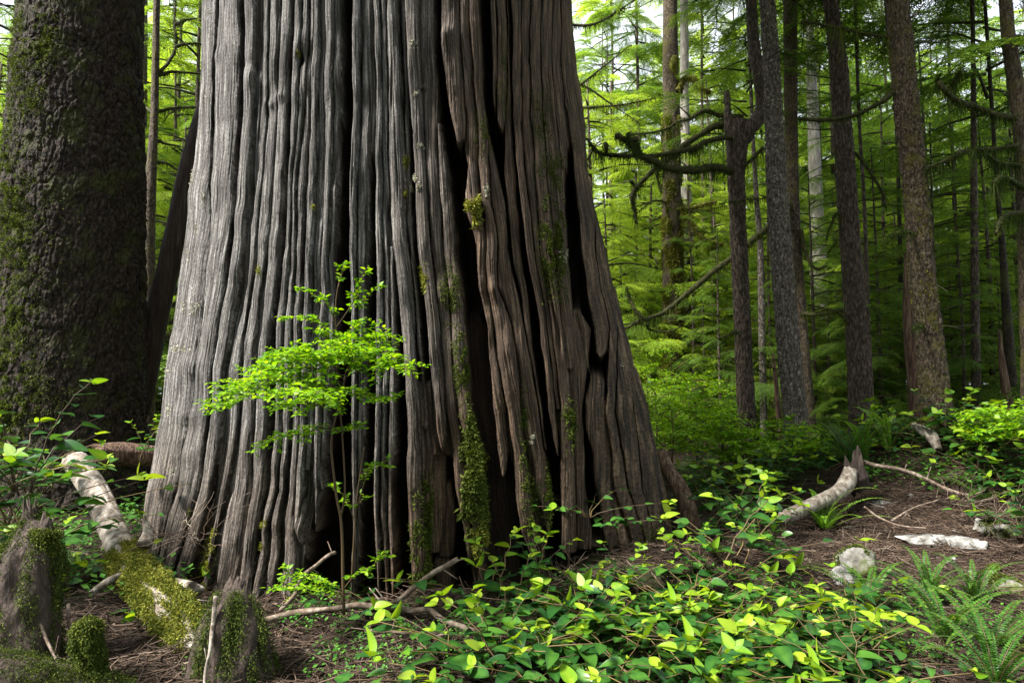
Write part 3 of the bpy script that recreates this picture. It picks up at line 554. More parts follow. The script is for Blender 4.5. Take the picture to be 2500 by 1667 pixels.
# ------------------------------------------------------------------ trees built from their outlines: [(x, y, width px), ...] from the top of the picture down
def trunk_path(pts, Y, ztop=13.0, taper=0.55):
    P = [W(x, y, Y) for x, y, _ in pts][::-1]; r = [msize(w_, Y) / 2 for *_, w_ in pts][::-1]
    b = P[0].copy(); g = float(gz(b[0], b[1])) - 0.12
    if b[2] > g + 0.05:
        P.insert(0, np.array([b[0] + (P[0][0] - P[1][0]) * 0.3, b[1], g])); r.insert(0, r[0] * 1.18)
    if ztop:
        d = P[-1] - P[-2]; d = d / max(d[2], 1e-3); d[:2] *= 0.5; k = ztop - P[-1][2]
        P.append(P[-1] + d * k * 0.5); P.append(P[-1] + d * k * 0.5); r += [r[-1] * 0.85, r[-1] * taper]
    return np.array(P), np.array(r)
def limb(root, px, Y, wpx, mat='limb', moss='moss', seed=0, hang=0.12, dens=240, name='limb', dY=None, n=9, tuft=0.02, amp=.3):
    """a mossed limb along pixel points at depth Y (dY bends it away), with its moss as a sub-part"""
    k = len(px); Ys = Y + (np.linspace(0, dY, k) if dY else np.zeros(k)) + np.sin(np.arange(k) * 1.7 + seed) * 0.06
    Ys[0] = Y
    P = np.array([W(x, y, q) for (x, y), q in zip(px, Ys)]); r = np.linspace(wpx[0], wpx[1], k) / F * Ys / 2
    p, q = resample(P, r, .03); V, f, c = tube(p, q, n, amp, (4, 14), seed, oct=3)
    o = obj(name, V, [f, c], M[mat], root)
    if moss:
        dens = dens * 1.6; rs = np.random.RandomState(seed); L = np.linalg.norm(np.diff(p, axis=0), axis=1).sum(); m = int(L * dens)
        if m > 4:
            i = rs.randint(0, len(p), m); a = rs.rand(m) * 2 * math.pi; T, A, Bq = frames_along(p)
            nr = np.cos(a)[:, None] * A[i] + np.sin(a)[:, None] * Bq[i]
            pp = p[i] + nr * q[i][:, None] * .95 + rs.normal(0, .006, (m, 3)); mb = MB()
            patch = vn(i * .11, i * 0., seed)
            blades(mb, pp, nr, tuft, tuft * .4, rs, 0.6, .6)
            lowm = (nr[:, 2] < 0.3) & (rs.rand(m) < 1.3 * patch)
            if lowm.sum() > 3: strands(mb, pp[lowm], hang * (0.4 + patch[lowm]), .0035, rs)
            mb.obj('moss', M[moss], o)
    return o
def tree(name, label, pts, Y, mat, group=None, seg=30, amp=.1, fr=(10, 7), seed=0, ztop=13.0, crown=None, moss=None, cat='tree', step=.035, ridge=.3, oct=4, splint=True, plates=None):
    P, r = trunk_path([(a, b, c / (1 + amp * .5)) for a, b, c in pts], Y, ztop)
    root = thing(name, label, cat, (0, 0, 0), 0, group)
    vis = P[:, 2] < 6.5
    p, q = resample(P, r, step); keep = (p[:, 2] < 6.5) | (np.arange(len(p)) % 8 == 0); keep[-1] = True
    p, q = p[keep], q[keep]
    V, f, c = tube(p, q, seg, amp, fr, seed, ridge=ridge, oct=oct, plates=plates)
    if not ztop and splint:                                        # a broken top: splinters
        nn = seg; base = (len(p) - 1) * nn; rs = np.random.RandomState(seed)
        V[base:base + nn, 2] += rs.rand(nn) ** 2 * q[-1] * 4; V[base - nn:base, 2] += rs.rand(nn) * q[-1] * 1.0
    o = obj('trunk', V, [f, c], M[mat], root)
    if moss:
        mm, n, L, gold = moss; rs = np.random.RandomState(seed + 1); mb = MB(); k = np.nonzero(p[:, 2] < 5.5)[0]
        i = rs.choice(k, n * 3); a = rs.rand(n * 3) * 2 * math.pi; T, A, Bq = frames_along(p)
        msk = fbm(a * 1.6, p[i, 2] * 3.5, 4, seed); s_ = np.argsort(-msk + rs.rand(n * 3) * .12)[:n]; i, a = i[s_], a[s_]
        nr = np.cos(a)[:, None] * A[i] + np.sin(a)[:, None] * Bq[i]
        pp = p[i] + nr * q[i][:, None] * 1.0 + rs.normal(0, L * .3, (n, 3))
        blades(mb, pp, nr, L, L * .45, rs, .9, .8, (0.05, 0.95)); mb.obj('moss', M[gold], root)
    return root, p, q

# hemlock sprays: flat twigs set with needles
def spray(L=1.1, seed=0, wid=.5, step=.017, leaf=.026, droop=.25):
    rs = np.random.RandomState(seed); Pn, Dn, Un, Tn = [], [], [], []; tw = []
    def axis(p0, d, length, k, dr):
        t = np.linspace(0, 1, k); d = np.asarray(d)
        P = p0 + d * (t * length)[:, None]; P[:, 2] -= dr * length * t ** 2
        P += np.cumsum(rs.normal(0, .004, (k, 3)), 0); return P
    main = axis(np.zeros(3), np.array([0, 1., .12]), L, 26, droop); tw.append((main, .008))
    def dress(P):
        s = np.r_[0, np.cumsum(np.linalg.norm(np.diff(P, axis=0), axis=1))]; m = max(2, int(s[-1] / step))
        q = np.linspace(0, s[-1], m); pos = np.stack([np.interp(q, s, P[:, j]) for j in range(3)], -1)
        d = np.gradient(pos, axis=0); d = norm(d)
        for sg in (-1, 1):
            sidev = np.cross(d, [0, 0, 1.]) * sg
            Pn.append(pos + rs.normal(0, .004, pos.shape)); Dn.append(d * .55 + sidev * (.8 + .3 * rs.rand(m, 1)) + rs.normal(0, .18, (m, 3)))
    nb = int(24 * L / 1.1)
    for k in range(nb):
        t = .1 + .9 * k / nb; i = int(t * 25); sg = 1 if k % 2 else -1
        ln = L * wid * (math.sin(math.pi * min(1, t ** .8)) * .8 + .15) * (.7 + .5 * rs.rand())
        a = R(52 - 18 * t + rs.normal(0, 7)); d = np.array([sg * math.sin(a), math.cos(a), .05 + rs.normal(0, .08)])
        sub = axis(main[i], d, ln, 10, .3 + .25 * rs.rand()); tw.append((sub, .004)); dress(sub)
        for j in range(2, 9, 1):
            sg2 = 1 if j % 2 else -1; a2 = math.atan2(d[0], d[1]) + sg2 * R(45)
            d2 = np.array([math.sin(a2), math.cos(a2), rs.normal(0, .1)]); l2 = ln * .32 * (1 - j / 11) * (.7 + .6 * rs.rand())
            if l2 > .03: dress(axis(sub[j], d2, l2, 4, .3))
    dress(main[4:])
    Pn, Dn = np.concatenate(Pn), np.concatenate(Dn); n = len(Pn)
    up = np.array([0, 0, 1.]) + rs.normal(0, .35, (n, 3)); Mx = basis(Dn, up)
    mb = MB(); ll = leaf * (.7 + .6 * rs.rand(n)); tip = np.clip(np.linalg.norm(Pn[:, :2], axis=1) / L, 0, 1)
    scatter(mb, LEAF1[0], LEAF1[1], Mx, Pn, np.c_[ll * .42, ll, ll], np.clip(.15 + .45 * rs.rand(n) + .35 * tip ** 2, 0, 1))
    V, Fs, T = mb.arrays(); wb = MB()
    for P, r in tw: add_tube(wb, P[::2] if len(P) > 6 else P, np.linspace(r, r * .3, len(P[::2] if len(P) > 6 else P)), 4, cap=False)
    Vw, Fw, _ = wb.arrays()
    return V, Fs[0], T, Vw, Fw[0]
SPRAYS = [spray(1.1, k, wd, droop=dr) for k, (wd, dr) in enumerate([(.5, .25), (.42, .4), (.55, .15)])]
SPRAYS_C = [spray(1.1, k + 9, wd, step=.03, leaf=.045, droop=dr) for k, (wd, dr) in enumerate([(.5, .25), (.45, .4)])]
def crown_mesh(name, H, z0, n, spread, seed, mat, fine=True, shape=1.0, top=.25):
    """needles and twigs of a whole conifer crown: (foliage mesh, twig mesh), the trunk along local z"""
    rs = np.random.RandomState(seed); S = SPRAYS if fine else SPRAYS_C; fb, wb = MB(), MB()
    for k in range(n):
        t = (k + rs.rand()) / n; z = z0 + (H - z0) * t; reach = spread * (top + (1 - top) * (1 - t) ** shape) * (.55 + .6 * rs.rand())
        a = k * 2.4 + rs.normal(0, .4); s = S[rs.randint(len(S))]
        # a bough: bare inner part, then two or three sprays
        d = np.array([math.cos(a), math.sin(a), 0]); b0 = np.array([0, 0, z]); tipp = b0 + d * reach; tipp[2] += reach * (-.12 + .2 * rs.rand())
        mid = (b0 + tipp) / 2; mid[2] += .08 * reach
        pb, rb = resample([b0, mid, tipp], [.012 + .008 * reach, .010, .004], .15); add_tube(wb, pb, rb, 5, cap=False)
        for j in range(3 if reach > .9 else 2):
            u = (.35, .62, .9)[j] if reach > .9 else (.3, .7)[j]; q = b0 * (1 - u) + tipp * u; q[2] += .06 * reach
            aa = a + (rs.normal(0, .25) if j == 2 else (1 if j else -1) * (.5 + .2 * rs.rand())); sc_ = (.55 + .5 * rs.rand()) * min(1.3, max(.5, reach * .75))
            tilt = -.12 + rs.normal(0, .14); roll = rs.normal(0, .2)
            Mx = np.array((Matrix.Rotation(aa - math.pi / 2, 3, 'Z') @ Matrix.Rotation(tilt, 3, 'X') @ Matrix.Rotation(roll, 3, 'Y')))
            fb.add(s[0] @ Mx.T * sc_ + q, s[1], np.clip(s[2] + rs.normal(0, .08), 0, 1)); wb.add(s[3] @ Mx.T * sc_ + q, s[4], .3)
    return fb.data(name, M[mat], smooth=False), wb.data(name + '_twigs', M['limb'])
CROWN = {
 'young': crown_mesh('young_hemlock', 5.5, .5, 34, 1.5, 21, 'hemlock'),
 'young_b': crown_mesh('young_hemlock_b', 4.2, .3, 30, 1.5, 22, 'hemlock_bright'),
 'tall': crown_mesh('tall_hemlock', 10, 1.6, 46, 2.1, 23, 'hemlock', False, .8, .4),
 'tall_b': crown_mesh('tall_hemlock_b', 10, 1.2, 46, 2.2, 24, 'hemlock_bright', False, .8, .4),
 'high': crown_mesh('high_crown', 6.5, 0, 46, 1.9, 25, 'hemlock', True, .9, .3),
}
def add_crown(root, kind, loc, rz=0, s=1.0):
    f, t = CROWN[kind]
    c = link(bpy.data.objects.new('crown', f), root); c.location = loc; c.rotation_euler = (0, 0, rz); c.scale = (s, s, s)
    w_ = link(bpy.data.objects.new('twigs', t), c)
    return c

# --- the big spruce on the left
root, p, q = tree('spruce_tree', 'thick dark spruce with flaky mossy bark left of the giant cedar', [(206,-40,262),(193,200,280),(186,480,300),(176,800,312),(164,1000,336),(158,1110,370)], 5.3, 'bark_dark', seg=560, amp=.045, plates=[(44, 6.5, .013), (100, 19, .010)], fr=(26, 5), seed=4, ztop=15, step=.010, ridge=.55, moss=('m', 42000, .016, 'moss_dark'), oct=5)
rs = np.random.RandomState(9); mb = MB()
for cx, cy_, rx, ry, n in [(75,150,22,45,900),(70,190,14,40,600),(35,260,20,50,500),(120,90,30,60,500),(200,160,30,80,700),(110,440,20,60,500),(130,560,40,120,1200),(60,700,60,100,1500),(150,780,40,80,900),(110,1000,80,60,2400),(100,900,70,70,1500),(180,300,30,60,400),(90,420,70,140,1500),(170,620,60,140,1200),(60,560,50,120,1200),(140,220,50,120,1000),(150,960,90,120,2400)]:
    n *= 3
    cxy = np.c_[cx + rx * rs.normal(0, .5, n), cy_ + ry * rs.normal(0, .5, n)]
    wv = W(cxy[:, 0], cxy[:, 1], 5.3); ax = np.stack([np.interp(wv[:, 2], p[:, 2], p[:, j]) for j in range(2)], -1); rr = np.interp(wv[:, 2], p[:, 2], q)
    dx = np.clip((wv[:, 0] - ax[:, 0]) / rr, -.98, .98); nr = np.c_[dx, -np.sqrt(1 - dx ** 2), 0 * dx]
    pp = np.c_[ax + nr[:, :2] * rr[:, None] * 1.01, wv[:, 2]]
    pp = pp + nr * (np.clip(fbm(cxy[:, 0] / 14, cxy[:, 1] / 14, 3, 3) - .4, 0, 1) * .12)[:, None]; blades(mb, pp, nr, .016, .006, rs, 1.0, .8, (0.1, .95))
mb.obj('moss', M['moss'], root)

# --- right hand trees, nearest first
T_h, p, q = tree('mossy_hemlock', 'rough brown trunk thickly crusted in moss standing on the right mound', [(2186,-40,50),(2200,107,51),(2212,250,53),(2232,430,52),(2238,500,51),(2252,680,53),(2272,850,55),(2286,1000,66),(2296,1070,84)], 6.3, 'bark_mossy', seg=130, amp=.10, fr=(22, 26), seed=11, oct=5, plates=[(18, 12, .012), (40, 30, .008)], moss=('m', 30000, .016, 'moss_gold'), step=.015)
add_crown(T_h, 'high', (float(p[-1][0]), float(p[-1][1]), 6.0), .4, 1.2)
limb(T_h, [(2228,40),(2240,30),(2256,8)], 6.25, (6, 3), 'branch', None, 1, name='dead_twig')
limb(T_h, [(2186,222),(2150,250),(2090,280),(2020,293),(1950,290)], 6.3, (13, 9), 'limb', 'moss_dark', 41, .07, dY=.3)
limb(T_h, [(2236,180),(2262,160),(2290,140)], 6.3, (6, 2), 'limb', None, 42, name='dead_twig', dY=.3)
limb(T_h, [(2230,102),(2262,104),(2310,104),(2360,98)], 6.3, (5, 2), 'limb', None, 43, name='dead_twig', dY=.6)
limb(T_h, [(2178,93),(2120,85),(2060,72),(1990,58),(1958,52)], 6.3, (9, 6), 'limb', 'moss', 44, .22, 420, dY=.4)
def dead_twigs(root, pts, Y, n, seed, y0=60, y1=950):
    rs = np.random.RandomState(seed)
    for j in range(n):
        y = rs.randint(y0, y1); x = np.interp(y, [a[1] for a in pts], [a[0] for a in pts]); sg = rs.choice([-1, 1]); L = rs.randint(30, 150)
        limb(root, [(x, y), (x + sg * L * .45, y - rs.randint(-8, 22)), (x + sg * L, y + rs.randint(-22, 22))], Y, (4.5, 1.2), 'limb', 'moss_dark' if rs.rand() < .6 else None, seed * 31 + j, .09, 220, name='dead_twig', dY=rs.normal(0, .4), n=5)
dead_twigs(T_h, [(2186,-40),(2212,250),(2238,500),(2272,850)], 6.35, 7, 901)
T_i, p, q = tree('broken_snag', 'reddish split snag leaning behind the moss crusted trunk', [(2216,640,16),(2220,760,30),(2228,880,34),(2238,1000,36),(2240,1050,40)], 6.9, 'snag', seg=40, amp=.16, fr=(9, 2), seed=12, ztop=0, ridge=.6)
T_f, p, q = tree('hemlock_tree', 'straight brown hemlock trunk second from the moss crusted one', [(2024,-40,30),(2046,140,37),(2057,300,40),(2069,500,43),(2090,800,45),(2098,1000,46),(2100,1070,52)], 7.5, 'bark_brown', seg=110, amp=.08, fr=(22, 14), seed=13, ridge=.5, plates=[(16, 11, .010), (34, 24, .006)], step=.025)
add_crown(T_f, 'high', (float(p[-1][0]), float(p[-1][1]), 8.5), 2.2, 1.15)
limb(T_f, [(2078,368),(2095,380),(2118,410),(2140,445),(2158,478),(2160,505)], 7.5, (8, 5), 'limb', 'moss_dark', 51, .05, dY=-.3)
limb(T_f, [(2068,790),(2050,765),(2020,755),(1990,765)], 7.5, (8, 3), 'limb', 'moss', 52, .08, dY=-.2)
limb(T_f, [(2056,560),(2046,520),(2030,545),(2015,590)], 7.5, (5, 2), 'limb', 'moss_dark', 53, .06)
T_d, p, q = tree('hemlock_tree', 'straight grey lichen-flecked trunk standing just right of the candelabra limbed tree', [(1872,-40,33),(1882,140,36),(1890,300,40),(1899,500,47),(1921,800,50),(1940,1000,50),(1945,1090,56)], 7.0, 'bark_grey', seg=110, amp=.07, fr=(22, 16), seed=14, ridge=.5, plates=[(16, 11, .010), (34, 24, .006)], step=.025)
add_crown(T_d, 'high', (float(p[-1][0]), float(p[-1][1]), 9.0), 3.3, 1.1)
dead_twigs(T_f, [(2024,-40),(2057,300),(2069,500),(2098,1000)], 7.55, 9, 902)
dead_twigs(T_d, [(1872,-40),(1890,300),(1899,500),(1940,1000)], 7.05, 6, 903)
T_e, p, q = tree('hemlock_tree', 'dark trunk with mossed foot close behind the grey flecked trunk', [(1928,-40,34),(1930,150,34),(1932,330,32),(1938,550,32),(1958,800,28),(1974,1000,30),(1980,1080,34)], 8.6, 'bark_mossy', seg=36, amp=.09, fr=(12, 8), seed=15)
add_crown(T_e, 'high', (float(p[-1][0]), float(p[-1][1]), 9.5), 5.1, 1.1)
limb(T_e, [(1930,500),(1874,556),(1838,586),(1785,630),(1727,675),(1664,728),(1620,763),(1571,781),(1545,790)], 8.5, (17, 10), 'limb', 'moss', 54, .12, 300, dY=-.6)
limb(T_e, [(1571,781),(1548,752),(1534,718),(1530,700)], 7.9, (10, 4), 'limb', 'moss_dark', 55, .08)
limb(T_e, [(1580,788),(1584,803),(1629,810),(1664,797)], 7.9, (7, 3), 'limb', 'moss_dark', 56, .08)
limb(T_e, [(1560,785),(1530,800),(1500,805)], 7.9, (6, 3), 'limb', 'moss_dark', 57, .08)
limb(T_e, [(1955,560),(1968,620),(1990,655),(2018,650)], 8.5, (10, 5), 'limb', 'moss', 58, .08)
limb(T_e, [(1960,765),(1990,768),(2030,764),(2058,756)], 8.5, (11, 7), 'limb', 'moss', 59, .12, 350, dY=-.5)
T_c, p, q = tree('candelabra_hemlock', 'dark tree with long mossy candelabra limbs reaching left towards the cedar', [(1806,296,40),(1800,340,52),(1797,430,38),(1800,500,36),(1808,700,36),(1817,900,36),(1825,1040,42),(1828,1115,54)], 7.6, 'bark_brown', seg=110, amp=.09, fr=(20, 14), seed=16, ridge=.5, plates=[(16, 11, .010), (34, 24, .006)], ztop=0, step=.025, splint=False)
limb(T_c, [(1812,345),(1832,312),(1852,288),(1862,250),(1852,178),(1840,107),(1834,0),(1832,-160),(1830,-420)], 7.6, (40, 22), 'bark_brown', None, 60, name='stem', n=24, amp=.1)
limb(T_c, [(1784,330),(1778,300),(1774,225)], 7.6, (24, 14), 'bark_brown', 'moss', 61, .05, 200, name='stub', n=16)
limb(T_c, [(1785,418),(1739,409),(1686,416),(1632,411),(1600,396),(1568,382),(1554,364),(1552,339)], 7.5, (20, 15), 'limb', 'moss_dark', 62, .20, 420, dY=-.9)
limb(T_c, [(1785,336),(1732,343),(1696,361),(1643,373),(1596,381),(1543,381),(1489,379),(1464,374),(1450,361),(1439,348)], 7.5, (14, 8), 'limb', 'moss_dark', 63, .20, 420, dY=-.8)
limb(T_c, [(1560,375),(1535,352),(1518,338),(1506,330)], 6.8, (11, 14), 'limb', 'moss_dark', 64, .10, 500)
limb(T_c, [(1537,350),(1536,330),(1534,326)], 6.75, (13, 10), 'limb', 'moss_dark', 65, .10, 500)
limb(T_c, [(1480,374),(1480,360),(1478,352)], 6.85, (10, 12), 'limb', 'moss_dark', 66, .05, 500)
limb(T_c, [(1785,304),(1739,311),(1707,332),(1671,354),(1632,389),(1600,411),(1568,443),(1550,461),(1543,482),(1550,518),(1554,545)], 7.7, (18, 7), 'limb', 'moss_dark', 67, .18, 320, dY=-.3)
limb(T_c, [(1607,408),(1604,430),(1612,455),(1614,468)], 7.5, (7, 4), 'limb', 'moss_dark', 68, .05)
limb(T_c, [(1552,462),(1545,448),(1538,442)], 7.45, (10, 5), 'limb', 'moss_dark', 69, .03)
limb(T_c, [(1815,286),(1757,282),(1721,271),(1686,289),(1657,296),(1629,314),(1586,325),(1543,327)], 7.7, (13, 4), 'limb', 'moss_dark', 70, .18, 300, dY=.5)
limb(T_c, [(1800,420),(1829,396),(1864,361)], 7.55, (10, 8), 'limb', 'moss', 71, .18, 300)
limb(T_c, [(1690,290),(1660,262),(1640,250)], 7.9, (4, 2), 'limb', None, 72, name='dead_twig')
add_crown(T_c, 'high', (float(W(1832,-160,7.6)[0]), 7.6, 5.6), .9, .9)
dead_twigs(T_c, [(1834,0),(1797,430),(1800,500),(1825,1040)], 7.7, 8, 904)
T_j, p, q = tree('hemlock_tree', 'shadowed trunk with heavy drooping mossy limbs at the right edge', [(2452,-40,30),(2466,120,34),(2482,220,36),(2494,350,36),(2506,600,38),(2516,900,42),(2520,1050,50)], 6.6, 'bark_mossy', seg=40, amp=.09, fr=(12, 9), seed=17)
add_crown(T_j, 'high', (float(p[-1][0]), float(p[-1][1]), 5.6), 4, 1.2)
for k, (pp_, w_) in enumerate([([(2480,290),(2425,279),(2379,261),(2336,246),(2307,221),(2293,200)], (17, 12)), ([(2490,404),(2436,396),(2393,364),(2368,368)], (11, 6)), ([(2485,354),(2432,364),(2361,368),(2307,393),(2261,411)], (12, 8)), ([(2505,520),(2457,525),(2439,546),(2432,570)], (13, 7)), ([(2500,460),(2450,432),(2425,445)], (12, 6)),
     ([(2310,222),(2325,205),(2345,160)], (6, 2)), ([(2300,215),(2292,192),(2290,186)], (12, 9))]):
    limb(T_j, pp_, 6.5, w_, 'limb', 'moss_dark', 80 + k, .17, 520, dY=-.4 if k < 5 else None)
T_a, p, q = tree('mossy_tree', 'tall trunk wrapped in bright yellow-green moss in the lit gap right of the cedar', [(1636,-40,36),(1637,140,40),(1640,300,44),(1640,500,46),(1642,700,50),(1643,900,54),(1643,1010,60)], 11.0, 'bark_mossy', seg=44, amp=.10, fr=(12, 7), seed=18, moss=('m', 42000, .032, 'moss_gold'), step=.03)
add_crown(T_a, 'tall_b', (float(p[-1][0]), 11.0, 8.5), 1, .8)
for k, (pp_, w_) in enumerate([([(1655,225),(1668,195),(1690,190),(1710,215),(1735,226)], (18, 9)), ([(1650,510),(1690,508),(1720,498),(1748,494)], (13, 8)), ([(1660,525),(1690,545),(1715,580),(1745,594),(1765,596)], (12, 7)), ([(1660,594),(1700,598),(1740,604),(1768,612),(1780,622)], (10, 6)), ([(1640,560),(1630,545),(1640,532),(1650,536)], (12, 8)), ([(1648,140),(1642,165),(1650,200)], (20, 14))]):
    limb(T_a, pp_, 10.9, w_, 'bark_green', 'moss_gold', 100 + k, .2, 420, tuft=.035)
dead_twigs(T_a, [(1637,140),(1643,900)], 11.05, 6, 905, 300, 900)
T_a2, p, q = tree('hemlock_tree', 'pale grey trunk half hidden behind the yellow mossed trunk', [(1670,-40,20),(1672,300,24),(1676,500,28),(1684,750,31),(1688,1000,34)], 13.0, 'bark_pale', seg=30, amp=.08, seed=19)
limb(T_a2, [(1676,795),(1684,812),(1680,822)], 12.8, (10, 6), 'bark_green', 'moss_gold', 110, .1)
add_crown(T_a2, 'tall', (float(p[-1][0]), 13.0, 9), 2, .8)
for k, (nm, lab, pts, Y, mt, zt) in enumerate([
  ('hemlock_pole', 'thin straight pole trunk immediately right of the straight brown hemlock', [(2086,-40,8),(2098,300,8),(2110,500,9),(2120,800,11),(2128,1000,13),(2130,1070,15)], 8.4, 'bark_brown', 10),
  ('hemlock_pole', 'slender dark trunk in the shade between the mossy trunk and right edge', [(2372,-40,10),(2376,150,11),(2379,600,18),(2384,1000,22),(2386,1060,25)], 8.6, 'bark_brown', 11),
  ('hemlock_pole', 'slender dark trunk beside a split snag near the right edge', [(2432,420,10),(2440,520,12),(2447,600,15),(2460,800,22),(2470,950,26),(2474,1040,30)], 8.0, 'bark_dark', 8),
  ('hemlock_pole', 'thin knobbly trunk between the candelabra tree and the grey flecked trunk', [(1838,330,9),(1848,500,13),(1856,600,16),(1860,800,17),(1864,1000,18),(1866,1090,21)], 9.2, 'bark_grey', 9),
  ('silver_snag', 'broad silver-grey dead trunk deep behind the mossed limb', [(1988,380,30),(1996,600,40),(2000,720,42),(2006,900,44),(2012,1060,50)], 13.5, 'bark_pale', 9),
  ('hemlock_tree', 'brownish far trunk beyond the straight brown hemlock', [(2036,300,18),(2044,560,24),(2050,800,26),(2052,1000,28)], 16, 'bark_brown', 14),
  ('hemlock_pole', 'thin pale trunk beyond the shrubs just right of the cedar', [(1562,430,9),(1568,650,11),(1572,900,15),(1574,1010,17)], 16, 'bark_brown', 12),
  ('hemlock_pole', 'spindly trunk far behind the tall yellow mossed trunk', [(1716,560,8),(1714,800,10),(1718,1000,12)], 14.5, 'bark_brown', 12),
  ('hemlock_pole', 'slim shaded trunk far behind between the brown hemlock and mossy trunk', [(2196,540,10),(2200,800,12),(2206,1020,14)], 11, 'bark_dark', 12),
  ('hemlock_pole', 'dead branchless pole in the dim far wood right of the mound', [(2330,500,9),(2338,800,11),(2342,1000,13)], 12, 'bark_dark', 9)]):
    t_, p, q = tree(nm, lab, pts, Y, mt, seg=18, amp=.1, fr=(8, 8), seed=120 + k, ztop=zt)
    if k not in (4, 9): add_crown(t_, 'young' if k % 2 else 'tall', (float(p[-1][0]), float(p[-1][1]), float(p[-1][2]) - 5), k, .8)
    rs = np.random.RandomState(k + 300)
    for j in range(5):                                  # dead side twigs
        y = rs.randint(420, 900); x = np.interp(y, [a[1] for a in pts], [a[0] for a in pts]); sg = rs.choice([-1, 1]); L = rs.randint(25, 80)
        limb(t_, [(x, y), (x + sg * L * .5, y - rs.randint(-6, 14)), (x + sg * L, y + rs.randint(-12, 12))], Y, (4, 1.5), 'limb', 'moss' if rs.rand() < .5 else None, 400 + 9 * k + j, .1, 160, name='dead_twig', dY=rs.normal(0, .3), n=5)
tree('broken_snag', 'short splintered pole stump left of the grey flecked trunk', [(1888,870,7),(1893,920,11),(1902,1020,15),(1908,1090,18)], 8.0, 'snag', seg=18, amp=.15, seed=140, ztop=0)
tree('broken_snag', 'split reddish snag leaning on the slender trunk near right edge', [(2440,810,6),(2446,880,14),(2462,1000,26),(2466,1040,30)], 7.8, 'snag', seg=24, amp=.16, fr=(9, 2), seed=141, ztop=0, ridge=.6)
T_b, p, q = tree('hemlock_tree', 'hemlock mostly hidden behind the cedar with dark boughs reaching out over the lit gap', [(1368,-40,30),(1372,300,34),(1380,700,40),(1384,1000,44)], 8.2, 'bark_brown', seg=24, amp=.1, seed=21)
add_crown(T_b, 'high', (float(p[-1][0]), 8.2, 7.5), 2.6, 1.0)
limb(T_b, [(1380,265),(1450,262),(1520,256),(1600,240)], 8.2, (9, 2), 'limb', 'moss', 160, .12, 300, dY=-.3)
limb(T_b, [(1380,235),(1440,190),(1490,150),(1540,110)], 8.2, (6, 2), 'limb', 'moss_dark', 161, .06, 160, dY=-.4)
limb(T_b, [(1380,200),(1430,212),(1500,260),(1560,300)], 8.2, (6, 2), 'limb', 'moss_dark', 162, .06, 160, dY=-.2)
limb(T_b, [(1380,60),(1440,62),(1490,40),(1550,0)], 8.2, (8, 4), 'limb', 'moss_dark', 163, .1, 260, dY=-.4)
# --- left gap
T_n, p, q = tree('hemlock_tree', 'slim mossy tree with side branches in the gap left of the cedar', [(384,-40,16),(380,150,18),(376,300,20),(366,500,28),(362,700,32),(360,1000,36)], 8.0, 'bark_mossy', seg=36, amp=.15, seed=20)
add_crown(T_n, 'young', (float(p[-1][0]), 8.0, 9.5), 1, .8)
for k, pp_ in enumerate([[(384,180),(410,155),(430,110),(426,60),(428,-20)],[(384,185),(420,176),(460,178),(500,182)],[(378,275),(420,265),(470,262),(520,258)],[(378,340),(400,350),(440,358)],[(376,280),(355,262),(335,250)],[(366,420),(350,400),(338,360)],[(372,450),(355,500),(350,560)],[(378,395),(410,400),(440,420)],[(430,60),(450,50),(480,46)],[(428,115),(455,108),(490,106)]]):
    limb(T_n, pp_, 8.0, (9, 4), 'limb', 'moss' if k > 3 else 'moss_dark', 150 + k, .1, 200, dY=.3)
T_n2, p, q = tree('hemlock_tree', 'grey trunk further back beside the slim mossy tree on the left', [(350,-40,22),(346,300,26),(344,600,28),(342,1000,32)], 11.5, 'bark_grey', seg=24, amp=.1, seed=22)
add_crown(T_n2, 'tall_b', (float(p[-1][0]), 11.5, 3.5), 1, .9)
P = [W(330,1010,5.7), W(362,860,5.75), W(390,740,5.8), W(424,600,5.85), W(455,450,5.9), W(482,330,5.95), W(500,250,6.0)]
root = thing('leaning_snag', 'dark dead slab of wood leaning between the spruce and the cedar', 'dead tree')
p, q = resample(P, [.11,.10,.085,.09,.09,.075,.05], .015); V, f, c = tube(p, q, 60, .14, (9, 1.6), 5, ridge=.5); obj('trunk', V, [f, c], M['slab'], root)

# ------------------------------------------------------------------ the wood behind: hemlocks large and small
def stand(name, label, cat, kind, x, y, s, rz, group, tr=.05, mat='bark_brown', zoff=0):
    root = thing(name, label, cat, (x, y, float(gz(x, y)) - .05 + zoff), rz, group); H = {'young': 5.6, 'young_b': 4.3, 'tall': 10.2, 'tall_b': 10.2}[kind] * s
    key = (kind, mat)
    if key not in TRK:
        p, q = resample([(0, 0, -.1), (.05, .02, H / s * .5), (0, 0, H / s)], [tr, tr * .6, .01], .25); V, f, c = tube(p, q, 12, .12, (5, 6), 3); TRK[key] = mesh_data('trunk', V, [f, c], M[mat])
    t = link(bpy.data.objects.new('trunk', TRK[key]), root); t.scale = (s, s, s)
    add_crown(root, kind, (0, 0, 0), 0, s); return root
TRK = {}
rs = np.random.RandomState(77)
